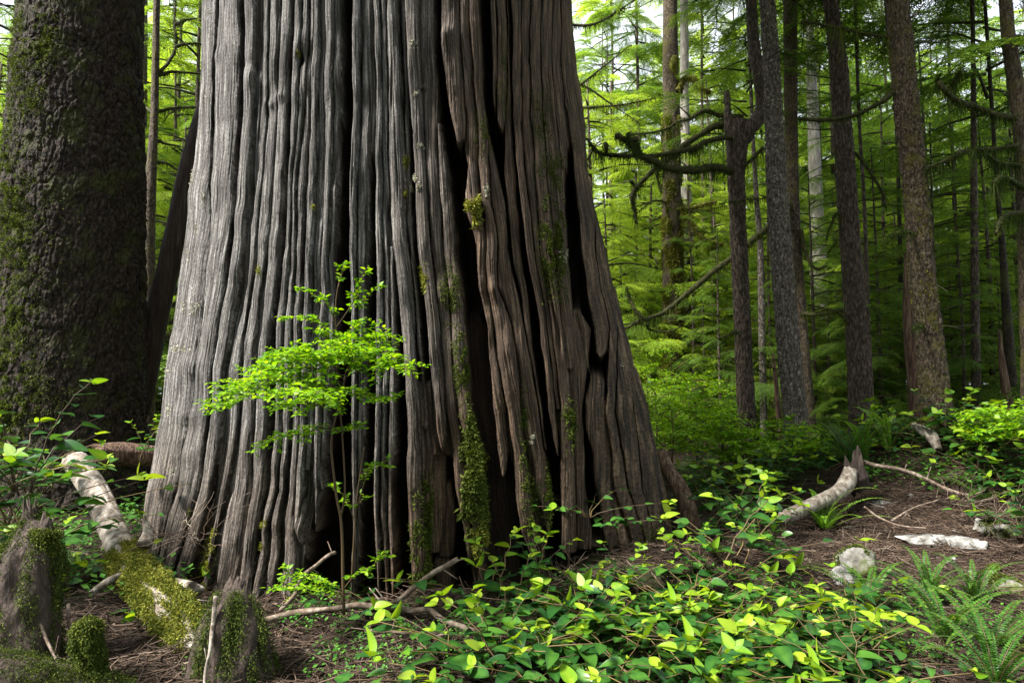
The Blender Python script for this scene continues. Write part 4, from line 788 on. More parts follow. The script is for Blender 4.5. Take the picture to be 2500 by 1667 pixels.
# understorey hemlocks seen between the named trunks: (pixel x, depth, kind, scale)
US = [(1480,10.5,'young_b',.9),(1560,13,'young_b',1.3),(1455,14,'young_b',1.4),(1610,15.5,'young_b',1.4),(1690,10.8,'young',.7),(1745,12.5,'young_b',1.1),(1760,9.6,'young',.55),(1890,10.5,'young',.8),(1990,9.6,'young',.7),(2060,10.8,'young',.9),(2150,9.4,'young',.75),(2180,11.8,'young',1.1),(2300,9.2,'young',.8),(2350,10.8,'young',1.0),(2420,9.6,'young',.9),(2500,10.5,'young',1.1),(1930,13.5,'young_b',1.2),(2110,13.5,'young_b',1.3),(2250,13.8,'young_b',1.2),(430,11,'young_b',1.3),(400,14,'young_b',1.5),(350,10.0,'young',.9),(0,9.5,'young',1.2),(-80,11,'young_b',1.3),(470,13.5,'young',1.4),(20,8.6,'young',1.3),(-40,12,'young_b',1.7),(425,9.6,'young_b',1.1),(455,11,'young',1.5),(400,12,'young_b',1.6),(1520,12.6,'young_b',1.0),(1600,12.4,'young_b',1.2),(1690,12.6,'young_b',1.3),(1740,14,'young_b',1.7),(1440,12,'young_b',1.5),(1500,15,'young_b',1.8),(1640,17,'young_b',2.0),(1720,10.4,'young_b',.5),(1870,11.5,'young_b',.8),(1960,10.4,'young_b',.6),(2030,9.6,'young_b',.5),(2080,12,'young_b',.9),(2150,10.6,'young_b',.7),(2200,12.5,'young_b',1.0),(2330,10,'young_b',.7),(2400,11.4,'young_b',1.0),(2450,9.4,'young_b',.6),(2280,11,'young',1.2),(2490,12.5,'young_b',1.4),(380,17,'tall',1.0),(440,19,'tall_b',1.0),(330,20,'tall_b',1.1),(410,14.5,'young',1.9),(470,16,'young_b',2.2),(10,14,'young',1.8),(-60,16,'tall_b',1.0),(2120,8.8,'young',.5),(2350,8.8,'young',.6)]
for k, (x, Y, kd, s) in enumerate(US):
    w_ = W(x, 950, Y); side = 'left of the cedar' if x < 800 else ('in the lit gap right of the cedar' if x < 1800 else 'among the trunks on the right')
    stand('young_hemlock', ('light' if kd.endswith('b') else 'dark') + ' green young hemlock with layered sprays ' + side, 'young tree', kd, w_[0], Y, s, k * 1.3, 'young hemlocks ' + side, .05)
n = 0
for ring, (Y0, Y1, cnt) in enumerate([(15, 19, 22), (20, 27, 32), (28, 40, 36), (42, 60, 36)]):
    for k in range(cnt):
        f_ = -1.0 + 2.0 * (k + .5 * (ring % 2)) / cnt; Y = Y0 + (Y1 - Y0) * rs.rand(); x = f_ * .86 * Y + rs.normal(0, .5)
        u = x / Y * F + 1250
        if 520 < u < 1360 or (1380 < u < 1760 and ring and rs.rand() < .45): continue
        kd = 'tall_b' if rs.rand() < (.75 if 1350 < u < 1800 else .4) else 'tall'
        s = (.8 + .5 * rs.rand()) * (1 + ring * .22)
        stand('hemlock', 'distant hemlock of the far wood ' + ('left' if u < 800 else 'right') + ' of the cedar, ' + ('light' if kd.endswith('b') else 'dark') + ' green', 'tree', kd, x, Y, s, rs.rand() * 6, 'far hemlocks ' + ('left' if u < 800 else 'right') + ' of the cedar', .12); n += 1

# unseen rest of the wood behind the viewer, added to block skylight
def skylight_block():
    f, t = CROWN['tall']; rs = np.random.RandomState(8); n = len(f.vertices); V = np.zeros(n * 3, np.float32); f.vertices.foreach_get('co', V); V = V.reshape(-1, 3)
    Q = np.zeros(len(f.loops), np.int32); f.loops.foreach_get('vertex_index', Q); Q = Q.reshape(-1, 4); T = np.zeros(n, np.float32); f.attributes['tone'].data.foreach_get('value', T)
    mb = MB(); keep = np.arange(len(Q)) % 3 == 0
    for x, y, s in [(2, -4, 1.3), (6, -3, 1.4), (-1.5, -6, 1.4), (4, -8, 1.6), (9, -1, 1.5), (12, -6, 1.8), (0, -11, 1.9), (5, -4.5, 1.25), (-3.5, -6, 1.3)]:
        a = rs.rand() * 6; c_, s_ = math.cos(a), math.sin(a); Rz = np.array([[c_, -s_, 0], [s_, c_, 0], [0, 0, 1]]); mb.add(V @ Rz.T * s + [x, y, 0], Q[keep], T)
    o = mb.obj('skylight_block_wood', M['hemlock'], None, False); tag(o, 'unseen green hemlocks behind the viewer, added to hold back skylight', 'wood', kind='stuff')
skylight_block()

# ------------------------------------------------------------------ litter and ground cover
def gpts(x, y): return np.stack([x, y, gz(x, y)], -1)
def inside_cedar(x, y, k=1.02):
    return (x - CCX[1]) ** 2 + (y - CY) ** 2 < (CR[1] * k) ** 2
def litter():
    rs = np.random.RandomState(5); n = 24000
    y = 2.0 + 5.0 * rs.rand(n) ** 1.5; x = (rs.rand(n) * 1.9 - .95) * y * .9; x = np.r_[x, 2.9 + rs.normal(0, .75, 12000)]; y = np.r_[y, 4.75 + rs.normal(0, .5, 12000)]; m = ~inside_cedar(x, y, .9); x, y = x[m], y[m]; n = len(x)
    L = .05 + .22 * rs.rand(n) ** 2.2; a = rs.rand(n) * 2 * math.pi; r = .0012 + .0022 * rs.rand(n) ** 2 + .006 * L * (rs.rand(n) ** 3)
    k = 4; t = np.linspace(-.5, .5, k); bend = rs.normal(0, .12, n)
    base = gpts(x, y); el = rs.normal(0, .22, n) + .05
    d = np.stack([np.cos(a) * np.cos(el), np.sin(a) * np.cos(el), np.sin(el)], -1); sd_ = np.stack([-np.sin(a), np.cos(a), 0 * a], -1)
    rows = []
    for u in t:
        c = base + d * (u * L)[:, None] + sd_ * (bend * L * (u * u * 4))[:, None]; c[:, 2] = np.maximum(c[:, 2], gz(c[:, 0], c[:, 1]) - .002) + .005 + .02 * np.abs(np.sin(x * 91))
        rr = (r * (1 - .5 * (u + .5)))[:, None]
        rows += [c + sd_ * rr, c - sd_ * rr * .6 + np.array([0, 0, 1]) * rr, c - sd_ * rr * .6 - np.array([0, 0, 1]) * rr]
    V = np.stack(rows, 1).reshape(-1, 3)
    f = np.array([[3 * i + j, 3 * i + (j + 1) % 3, 3 * i + 3 + (j + 1) % 3, 3 * i + 3 + j] for i in range(k - 1) for j in range(3)])
    Fs = (f[None] + (np.arange(n) * 3 * k)[:, None, None]).reshape(-1, 4)
    o = obj('needle_litter', V, Fs, M['twig'], tone=np.repeat(np.clip(rs.beta(2, 2.5, n), 0, 1), 3 * k))
    tag(o, 'brown fallen twigs and needles carpeting the ground before the cedar', 'litter', kind='stuff')
litter()
def chips():
    rs = np.random.RandomState(15); n = 5200; mb = MB()
    y = 2.1 + 3.6 * rs.rand(n) ** 1.3; x = (rs.rand(n) * 1.9 - .95) * y * .9; m = ~inside_cedar(x, y, .92); x, y = x[m], y[m]; n = len(x)
    a = rs.rand(n) * 6.283; P = gpts(x, y) + [0, 0, .012]; d = np.stack([np.cos(a), np.sin(a), rs.normal(0, .2, n)], -1); L = .012 + .05 * rs.rand(n) ** 3
    scatter(mb, LEAF1[0], LEAF1[1], basis(d, np.array([0, 0, 1.]) + rs.normal(0, .3, (n, 3))), P, np.c_[L * (.3 + .5 * rs.rand(n)), L, L], np.clip(rs.beta(1.6, 1.8, n), 0, 1))
    o = mb.obj('bark_flakes', M['twig'], None, False); tag(o, 'scattered bark flakes and dead leaves among the fallen needles', 'litter', kind='stuff')
chips()
def cover():
    rs = np.random.RandomState(6); n = 9000
    x = rs.normal(0, 1, n) * 2.6 + 2.8; y = 4.6 + rs.rand(n) * 5.5; dens = fbm(x * .9 + 3, y * .9, 3, 71)
    bare = np.exp(-(((x - 2.9) / .9) ** 2 + ((y - 4.7) / .7) ** 2))
    m = (dens > .46 + .5 * bare) & ~inside_cedar(x, y, 1.05); x, y = x[m], y[m]
    n2 = 2600; x2 = rs.rand(n2) * 3.4 - 1.2; y2 = 2.4 + rs.rand(n2) * 1.1; k = fbm(x2 * 2.2, y2 * 2.2, 3, 72) > .54; x2, y2 = x2[k], y2[k]
    n3 = 2600; x3 = -1.6 - 3 * rs.rand(n3); y3 = 3.2 + rs.rand(n3) * 4
    x = np.r_[x, x2, x3]; y = np.r_[y, y2, y3]; sz = np.r_[np.full(n - (~m).sum(), 1.), np.full(len(x2), .45), np.full(n3, .9)]
    P = gpts(x, y); h = sz * (.03 + .10 * rs.rand(len(x))); mb = MB()
    for j in range(5):
        a = rs.rand(len(x)) * 6.283; d = np.stack([np.cos(a), np.sin(a), .15 + .4 * rs.rand(len(x))], -1); Mx = basis(d, np.array([0, 0, 1.]) + rs.normal(0, .2, (len(x), 3)))
        L = sz * (.025 + .03 * rs.rand(len(x))); q = P + np.stack([0 * h, 0 * h, h * (.5 + .5 * rs.rand(len(x)))], -1) + rs.normal(0, .025, P.shape) * sz[:, None]
        scatter(mb, LEAF1[0], LEAF1[1], Mx, q, np.c_[L * .6, L, L], np.clip(.1 + .8 * rs.rand(len(x)), 0, 1))
    o = mb.obj('ground_cover', M['groundcover'], None, False); tag(o, 'low small-leaved green plants covering the ground between trees', 'ground cover', kind='stuff')
cover()

# ------------------------------------------------------------------ plants: prototypes, then copies
OV = ovate(7, .5, .055, -.13)
def leaves(mb, pos, d, L, rs, tone, wid=.62, flat=.25):
    n = len(pos); up = np.array([0, 0, 1.]) + rs.normal(0, flat, (n, 3)); Mx = basis(d, up)
    rib = np.tile([0, .28, 0], len(OV[0]) // 3); scatter(mb, OV[0], OV[1], Mx, np.asarray(pos), np.c_[L * wid * (.85 + .3 * rs.rand(n)), L, L * (.2 + 2.2 * rs.rand(n))], tone); mb.T[-1] = np.clip(mb.T[-1] + np.tile(rib, n) + rs.normal(0, .07, n * len(rib)), 0, 1)
def salal_mesh(seed, nst, H, lean, leaf=.085, young=.3, lat=True):
    leaf = leaf * .9
    """arching zigzag stems with alternate oval leaves: (stems, old leaves, young leaves)"""
    rs = np.random.RandomState(seed); sb, ob, yb = MB(), MB(), MB()
    for k in range(nst):
        a = k * 2.4 + rs.normal(0, .5); h = H * (.6 + .6 * rs.rand()); ln = lean * (.5 + rs.rand())
        m = max(6, int(h / .042)); t = np.linspace(0, 1, m); zig = (np.arange(m) % 2 - .5) * .014
        P = np.stack([math.cos(a) * ln * t ** 1.5 - math.sin(a) * zig, math.sin(a) * ln * t ** 1.5 + math.cos(a) * zig, h * (t - .22 * t ** 3)], -1)
        P[:, :2] += rs.normal(0, .025, 2) ; add_tube(sb, P, np.linspace(.0035, .0014, m), 5, rs.rand())
        i = np.arange(max(2, m // 4), m); T = norm(np.gradient(P, axis=0))[i]
        sg = np.where(i % 2, 1, -1)[:, None]; side = norm(np.cross(T, [0, 0, 1.]) + 1e-6) * sg
        d = side * .95 + T * .45 + rs.normal(0, .22, side.shape); d[:, 2] = d[:, 2] * .4 + .05 - .1 * rs.rand(len(i))
        tt = t[i]; L = leaf * (.65 + .6 * rs.rand(len(i))) * (1 - .25 * tt ** 3)
        yg = tt + rs.normal(0, .08, len(i)) > 1 - young * (.3 + rs.rand())
        if (~yg).any(): leaves(ob, P[i][~yg], d[~yg], L[~yg], rs, np.clip(rs.beta(2, 2, (~yg).sum()), 0, 1))
        if yg.any():
            d2 = d[yg]; d2[:, 2] += .16; leaves(yb, P[i][yg], d2, L[yg] * .85, rs, np.clip(rs.rand(yg.sum()), 0, 1), .55, .5)
        if yg.any():                                    # a tuft at the tip
            q = 2; dd = np.c_[rs.normal(0, .9, (q, 2)), .35 + .4 * rs.rand(q)]; leaves(yb, np.repeat(P[-1:], q, 0), dd, leaf * (.35 + .5 * rs.rand(q)), rs, .4 + .6 * rs.rand(q), .55, .5)
    return sb.data('stems', M['stem']), ob.data('leaves', M['salal']) if ob.n else None, yb.data('young_leaves', M['salal_young']) if yb.n else None
SAL = [salal_mesh(1, 6, .27, .36, .125, .02), salal_mesh(2, 7, .23, .42, .12, .08), salal_mesh(3, 5, .42, .26, .105, .22), salal_mesh(4, 8, .20, .40, .13, .0), salal_mesh(5, 3, .55, .16, .105, .5), salal_mesh(6, 7, .34, .42, .105, .13)]
def plant(meshes, names, nm, label, cat, loc, rz, s, group=None, tilt=(0, 0)):
    root = thing(nm, label, cat, loc, rz, group); root.scale = (s, s, s); root.rotation_euler = (tilt[0], tilt[1], rz)
    for me, n_ in zip(meshes, names):
        if me: link(bpy.data.objects.new(n_, me), root)
    return root
SN = ('stems', 'foliage', 'young_foliage')
def salal(k, x, y, s, rz, label, group=None, z=0): return plant(SAL[k], SN, 'salal_shrub', label, 'shrub', (x, y, float(gz(x, y)) - .01 + z), rz, s, group)
def salal_px(k, px, py, s, rz, label, group=None, Y=None, z=0):
    g = G(px, py) if Y is None else W(px, py, Y); o = salal(k, g[0], g[1], s, rz, label, group)
    if Y is not None: o.location.z = g[2]
    return o
rs = np.random.RandomState(12)
g1 = 'salal thicket in the right foreground'; l1 = 'glossy green salal in the thicket along the bottom right foreground'
for k, (px, py) in enumerate([(1880,1650),(1680,1530),(1250,1600),(1420,1610),(1590,1600),(1730,1590),(1850,1605),(1950,1590),(2060,1650),(1180,1655),(1400,1655),(1640,1650),(1760,1640),(1990,1640),(1340,1560),(1450,1555),(1560,1560),(1670,1555),(1780,1560),(1890,1550),(1990,1560),(2090,1600),(1620,1510),(1740,1505),(1850,1500),(2060,1530)]):
    salal_px((1, 3, 0, 5, 1, 3)[k % 6], px + rs.randint(-20, 20), py + rs.randint(-14, 14), .6 + .42 * rs.rand(), rs.rand() * 6, l1, g1)
for k, (px, py) in enumerate([(1100,1690),(1230,1720),(1360,1720),(1480,1730),(1600,1730),(1730,1730),(1860,1730),(1980,1730),(2110,1720),(2240,1720)]):
    salal_px((3, 1, 5)[k % 3], px, py, .65 + .35 * rs.rand(), rs.rand() * 6, l1, g1)
for k, (px, py) in enumerate([(1200,1640),(1320,1625),(1450,1630),(1560,1655),(1690,1620),(1810,1655),(1920,1625),(2030,1600),(1360,1520),(1480,1525),(1570,1530),(1660,1500),(1870,1540),(2010,1530),(2110,1560),(2130,1650)]):
    salal_px((3, 0, 3)[k % 3], px, py, .6 + .45 * rs.rand(), rs.rand() * 6, l1, g1)
salal_px(4, 1245, 1500, 1.0, 1.0, 'upright young salal sprig with yellow-green tips in front of the cedar foot')
salal_px(1, 1170, 1475, .8, 2.0, 'low dark salal at the cedar foot beside the raised forked branch')
salal_px(2, 1300, 1440, .7, 4.0, 'small salal on the litter heap against the hollow cedar foot')
salal_px(2, 1215, 1640, .75, .3, 'bright yellow-green salal tips rising left of the foreground thicket')
salal_px(3, 1430, 1262, .7, 1.2, 'dark hanging salal spray growing from the cedar base on its right side', Y=3.62)
salal_px(3, 1500, 1290, .55, 3.1, 'smaller dark salal spray right of the hanging one on the cedar base', Y=3.7)
salal_px(2, 1520, 1450, .6, 2.5, 'young salal with drooping leaves below the right flank of the cedar')
salal_px(4, 1700, 1420, .7, 2.2, 'yellow-tipped salal standing before the curved cedar root')
salal_px(2, 1900, 1390, .75, .6, 'lone yellow-green salal sprig left of the sword fern')
salal_px(1, 1760, 1430, .8, .4, 'dark salal in shade right of the curved cedar root')
salal_px(1, 830, 1475, .55, 1.4, 'small salal with long bright leaves at the foot of the huckleberry sapling')
salal_px(3, 920, 1495, .55, 3.4, 'dark salal leaves behind the fallen branch at the cedar foot')
g2 = 'salal behind the curved cedar root'; l2 = 'salal bush with bright tips in the bank behind the curved cedar root'
for k, (px, py) in enumerate([(1720,1340),(1780,1310),(1850,1290),(1740,1260),(1820,1230),(1890,1220),(1700,1210),(1770,1190),(1850,1170),(1930,1180),(1980,1140),(1720,1150),(1800,1400),(1850,1350)]):
    salal_px((5, 2, 2, 5)[k % 4], px, py, .9 + .4 * rs.rand(), rs.rand() * 6, l2, g2)
g3 = 'salal along the mound crest'; l3 = 'salal bush with yellow-green tips along the crest of the right mound'
for k, (px, py) in enumerate([(2060,1130),(2130,1100),(2190,1075),(2330,1060),(2390,1075),(2450,1080),(2500,1100),(2360,1110),(2430,1140),(2490,1180),(2410,1200),(2470,1240),(2240,1095),(2300,1085),(2420,1110),(2480,1130),(2340,1140),(2400,1160),(2450,1190),(2500,1210),(2460,1300),(2500,1340),(2290,1110),(2180,1095),(2020,1160)]):
    salal_px((1, 2, 5, 2)[k % 4], px, py, .8 + .45 * rs.rand(), rs.rand() * 6, l3, g3)
g4 = 'salal on the left bank'; l4 = 'salal shrub with large bright leaves on the left bank before the spruce'
for k, (px, py, Y, s) in enumerate([(20,1290,3.4,1.25),(85,1300,3.3,1.2),(130,1340,3.2,.9),(200,1420,3.5,.7),(40,1200,3.7,1.25),(110,1200,3.9,1.1),(330,1400,3.75,.65),(60,1370,3.0,.8),(180,1440,3.4,.7),(-30,1230,3.2,1.05)]):
    salal_px((5, 1, 3, 0)[k % 4], px, py, s, rs.rand() * 6, l4, g4, Y=Y)
salal_px(2, 60, 1210, 1.4, .4, 'tall salal with pale yellow-green leaves at the far left against the spruce', Y=3.3)
salal_px(4, 350, 1130, .8, .8, 'slender yellow-green salal between the spruce and the left edge of the cedar', Y=4.3)
salal_px(3, 300, 1490, .7, .4, 'dark salal under the mossy fallen log', Y=3.3)

# sword ferns
def frond(mb, sb, a, L, el, rs, npin=34):
    t = np.linspace(0, 1, npin); d = np.array([math.cos(a), math.sin(a), 0]); ang = el - (el + .35 + .3 * rs.rand()) * t ** 1.6 * .8
    st = L / npin; P = np.cumsum(np.c_[np.cos(ang)[:, None] * d[:2], np.sin(ang)] * st, 0); add_tube(sb, P[::3], np.linspace(.003, .001, len(P[::3])), 4, .4, cap=False)
    T = norm(np.gradient(P, axis=0)); sd_ = norm(np.cross(T, [0, 0, 1.])); pl = L * .082 * np.clip(np.sin(np.pi * np.clip(t * .93 + .05, 0, 1)) ** .5 * (1.15 - .75 * t), .05, 1)
    for sg in (-1, 1):
        dd = sd_ * sg + T * .25 + rs.normal(0, .06, T.shape); nn = np.cross(sd_, T); Mx = basis(dd, nn + rs.normal(0, .15, T.shape))
        scatter(mb, LEAF1[0], LEAF1[1], Mx, P[3:], np.c_[np.full(npin, st * 1.05), pl, pl][3:], np.clip(.3 + .4 * rs.rand(npin)[3:] + .2 * t[3:], 0, 1)) if False else scatter(mb, LEAF1[0], LEAF1[1], Mx[3:], P[3:], np.c_[np.full(npin, st * 1.05), pl, pl][3:], np.clip(.25 + .4 * rs.rand(npin)[3:] + .25 * t[3:], 0, 1))
def fern_mesh(seed, n, L, el, mat):
    rs = np.random.RandomState(seed); fb, sb = MB(), MB()
    for k in range(n): frond(fb, sb, k * 2.4 + rs.normal(0, .2), L * (.65 + .5 * rs.rand()), el + rs.normal(0, .18), rs)
    return sb.data('rachis', M['stem']), fb.data('frond', M[mat], False)
FERN = [fern_mesh(1, 15, .42, 1.0, 'fern_bright'), fern_mesh(2, 13, .55, 1.25, 'fern'), fern_mesh(3, 9, .5, 1.38, 'fern_bright'), fern_mesh(4, 12, .5, .75, 'fern')]
def fern(k, px, py, s, rz, label, Y=None, dz=0, tilt=(0, 0), group=None):
    g = G(px, py) if Y is None else W(px, py, Y)
    return plant(FERN[k], ('stems', 'fronds'), 'sword_fern', label, 'fern', (g[0], g[1], g[2] + dz), rz, s, group, tilt)
fern(0, 2012, 1300, 1.15, .3, 'bright sword fern clump with upright fronds beside the pale log')
fern(2, 2170, 1115, 1.25, .8, 'light green fern clump on the mound crest below the mossy trunk')
fern(2, 2115, 1135, 1.15, 2.8, 'light green fern clump left of the one below the mossy trunk')
fern(1, 2080, 1150, 1.35, 2, 'tall narrow fern with long upright fronds on the crest before the trunks')
fern(1, 2380, 1480, .58, 1.1, 'dark upright fern behind the mossy stone in the lower right')
fern(1, 2270, 1470, .55, 3.1, 'dark fern left of the one behind the mossy stone')
fern(1, 2430, 1690, .6, .4, 'green fern clump in the bottom right corner')
fern(3, 2420, 1590, .7, 1.4, 'dark arching fern above the bottom right corner clump')
fern(3, 2400, 1230, .8, 2.9, 'dark arching fern on the shaded side of the mound')
fern(1, 2310, 1580, .7, 4.9, 'dark fern at the right end of the salal thicket')
fern(3, 2120, 1480, .65, 2.4, 'low dark fern beside the mossy stone')

# red huckleberry sapling before the cedar
def sapling(root_label, stems, branches, Y, seed, loc_name='huckleberry_sapling', leafL=.025, mat='huckle', dens=1.7):
    rs = np.random.RandomState(seed); root = thing(loc_name, root_label, 'sapling'); sb, fb = MB(), MB()
    def line(pts, Y0, Y1): return np.array([W(x, y, q) for (x, y), q in zip(pts, np.linspace(Y0, Y1, len(pts)))])
    for pts, Y0, Y1, w0, w1 in stems:
        p, q = resample(line(pts, Y0, Y1), np.linspace(w0, w1, len(pts)) / F * Y0 / 2, .03); add_tube(sb, p, q, 6, .3)
    def dress(P, L, every, tone0):
        s = np.r_[0, np.cumsum(np.linalg.norm(np.diff(P, axis=0), axis=1))]; m = max(3, int(s[-1] / every)); q = np.linspace(s[-1] * .12, s[-1], m)
        pos = np.stack([np.interp(q, s, P[:, j]) for j in range(3)], -1); T = norm(np.gradient(pos, axis=0)); sg = np.where(np.arange(m) % 2, 1, -1)[:, None]
        sd_ = norm(np.cross(T, [0, 0, 1.]) + rs.normal(0, .15, T.shape)) * sg; d = sd_ * .8 + T * .5 + rs.normal(0, .2, T.shape)
        n = m; up = np.array([0, 0, 1.]) + rs.normal(0, .3, (n, 3)); OVs = ovate(3, .5, .1, -.08)
        scatter(fb, OVs[0], OVs[1], basis(d, up), pos, np.c_[L * .62 * np.ones(n), np.ones(n) * L, np.ones(n) * L] * (.65 + .6 * rs.rand(n))[:, None], np.clip(tone0 + rs.normal(0, .12) + rs.normal(0, .25, n), 0, 1))
    for pts, Y0, Y1, w0, nsub, slen in branches:
        P = line(pts, Y0, Y1); p, q = resample(P, np.linspace(w0, 1.2, len(pts)) / F * Y0 / 2, .02); add_tube(sb, p, q, 5, .4)
        T, A, Bq = frames_along(p); dress(p[len(p) // 4:], leafL, .022 / dens, .6)
        for k in range(nsub):
            i = int(len(p) * (.15 + .82 * (k + rs.rand()) / nsub)); i = min(i, len(p) - 1); sg = 1 if k % 2 else -1; sd_ = norm(np.cross(T[i], [0, 0, 1.])) * sg
            d = norm(sd_ * (.7 + .5 * rs.rand()) + T[i] * .8 + np.array([0, 0, rs.normal(.06, .3)])); L = slen * (.4 + .8 * rs.rand()) * (1 - .45 * i / len(p)); tt = np.linspace(0, 1, 8)
            S = p[i] + d * (tt * L)[:, None]; S[:, 2] += L * .12 * np.sin(tt * 3) - L * .12 * tt ** 2; S += np.cumsum(rs.normal(0, .003, S.shape), 0)
            add_tube(sb, S, np.linspace(.0016, .0006, 8), 4, .5, cap=False); dress(S, leafL, .016 / dens, .55)
            for j in (2, 4, 6):
                d2 = norm(d + norm(np.cross(d, [0, 0, 1.])) * (1 if j % 4 else -1) * .9 + rs.normal(0, .15, 3)); S2 = S[j] + d2 * (np.linspace(0, 1, 5) * L * .4)[:, None]; dress(S2, leafL * .9, .016 / dens, .5)
    sb.obj('stems', M['stem'], root); fb.obj('foliage', M[mat], root); return root
SY = 3.0
sapling('slender sapling with layers of tiny vivid lime-green leaves before the dark cleft of the cedar',
  [([(840,1500),(837,1400),(836,1328),(832,1265),(822,1214),(814,1150),(809,1081),(820,1017),(834,979),(842,915)], SY, SY - .05, 8, 4), ([(832,1265),(842,1200),(838,1100),(830,1000),(820,940),(828,864),(820,800),(819,757),(824,706),(840,642)], SY, SY - .1, 5, 2)],
  [([(835,990),(800,960),(740,935),(680,930),(620,955),(560,985),(500,1003)], SY, SY - .25, 5, 20, .18), ([(838,950),(800,910),(740,895),(680,905),(620,925),(560,955)], SY, SY - .45, 4, 20, .18), ([(840,930),(800,880),(740,870),(690,878),(650,885)], SY, SY - .1, 4, 20, .17), ([(842,915),(870,860),(900,835),(930,825)], SY, SY - .15, 4, 20, .15), ([(842,920),(890,900),(940,890),(1000,893)], SY, SY - .35, 4, 20, .15), ([(838,960),(890,965),(930,975),(965,972)], SY, SY - .2, 3, 10, .1),
   ([(838,975),(770,945),(700,925),(640,925),(590,950),(540,975)], SY, SY - .35, 3, 18, .17), ([(838,940),(790,890),(750,865),(700,868),(655,900)], SY, SY - .3, 3, 20, .16), ([(842,925),(880,880),(920,860),(960,870)], SY, SY - .3, 3, 18, .15), ([(840,935),(860,880),(850,850),(820,840)], SY, SY - .4, 3, 16, .14), ([(838,965),(800,950),(760,960),(700,965)], SY, SY - .6, 3, 18, .16), ([(836,985),(780,990),(720,985),(680,985)], SY, SY - .55, 3, 20, .15), ([(815,1040),(770,1050),(720,1062),(640,1075)], SY, SY - .2, 3, 11, .12), ([(815,1050),(850,1050),(880,1035)], SY, SY - .2, 3, 6, .08),
   ([(820,800),(804,749),(771,722),(728,706)], SY - .05, SY - .1, 3, 5, .05), ([(822,815),(780,790),(740,778),(676,773)], SY - .05, SY - .1, 3, 6, .06), ([(824,706),(838,660),(846,640)], SY - .1, SY - .12, 2, 3, .03), ([(820,800),(850,757),(870,719),(886,668),(900,650)], SY, SY - .1, 3, 5, .05), ([(850,757),(890,730),(918,703)], SY, SY - .1, 2, 3, .04), ([(825,860),(800,825),(770,810)], SY, SY - .1, 3, 6, .07), ([(822,840),(860,800),(880,780)], SY, SY - .2, 3, 6, .06),
   ([(836,1440),(800,1420),(750,1410),(690,1402)], SY, SY - .15, 3, 9, .1), ([(836,1440),(870,1400),(910,1380),(935,1350)], SY, SY - .1, 3, 7, .08), ([(836,1450),(780,1440),(720,1438),(690,1440)], SY, SY - .3, 3, 9, .1)], SY, 31)
sapling('faint thin-twigged sapling deep in the cleft shade right of the lime-green one', [([(858,1420),(868,1250),(880,1150),(890,1090)], SY + .12, SY + .1, 4, 2)], [([(868,1250),(900,1150),(930,1130)], SY + .1, SY + .05, 2, 5, .06), ([(866,1270),(840,1210),(810,1190)], SY + .1, SY + .05, 2, 5, .06), ([(880,1160),(915,1135),(940,1140)], SY + .1, SY, 2, 4, .05)], SY, 33, dens=.6)
# light shrubs in the opening behind the cedar's right edge
for k, (px, py, Y, s) in enumerate([(1810,1150,6.8,.7),(1960,1130,6.5,.6),(2400,1090,5.6,.6),(2490,1100,5.5,.7),(1900,1130,7.6,.7),(1580,1120,9.2,1.5),(1640,1080,10.2,1.6),(1720,1110,8.4,1.2),(1640,1130,6.6,1.0),(1700,1130,7.2,1.1),(1760,1140,6.9,.9),(1600,1100,7.6,1.1),(1680,1090,8.6,1.2)]):
    st = [([(px, py), (px + 4, py - 60 * s), (px - 2, py - 130 * s)], Y, Y, 6, 2)]
    br = [([(px + 2, py - h_ * s), (px + a * 40 * s, py - (h_ + 18) * s), (px + a * 85 * s, py - (h_ + 14) * s)], Y, Y + dy, 3, 9, .3 * s) for h_, a, dy in [(30, -1, -.4), (40, 1, -.3), (65, -.8, .2), (75, .9, -.5), (100, -.6, -.3), (108, .7, .3), (125, -.3, -.5), (50, .2, -.7)]]
    sapling('light green layered huckleberry shrub in the opening right behind the cedar' if px < 2200 else 'light green layered huckleberry shrub on the mound crest at the right edge', st, br, Y, 60 + k, 'huckleberry_shrub', .045, 'huckle', .5)['group'] = 'huckleberry shrubs behind the cedar' if px < 2200 else 'huckleberry shrubs on the right crest'

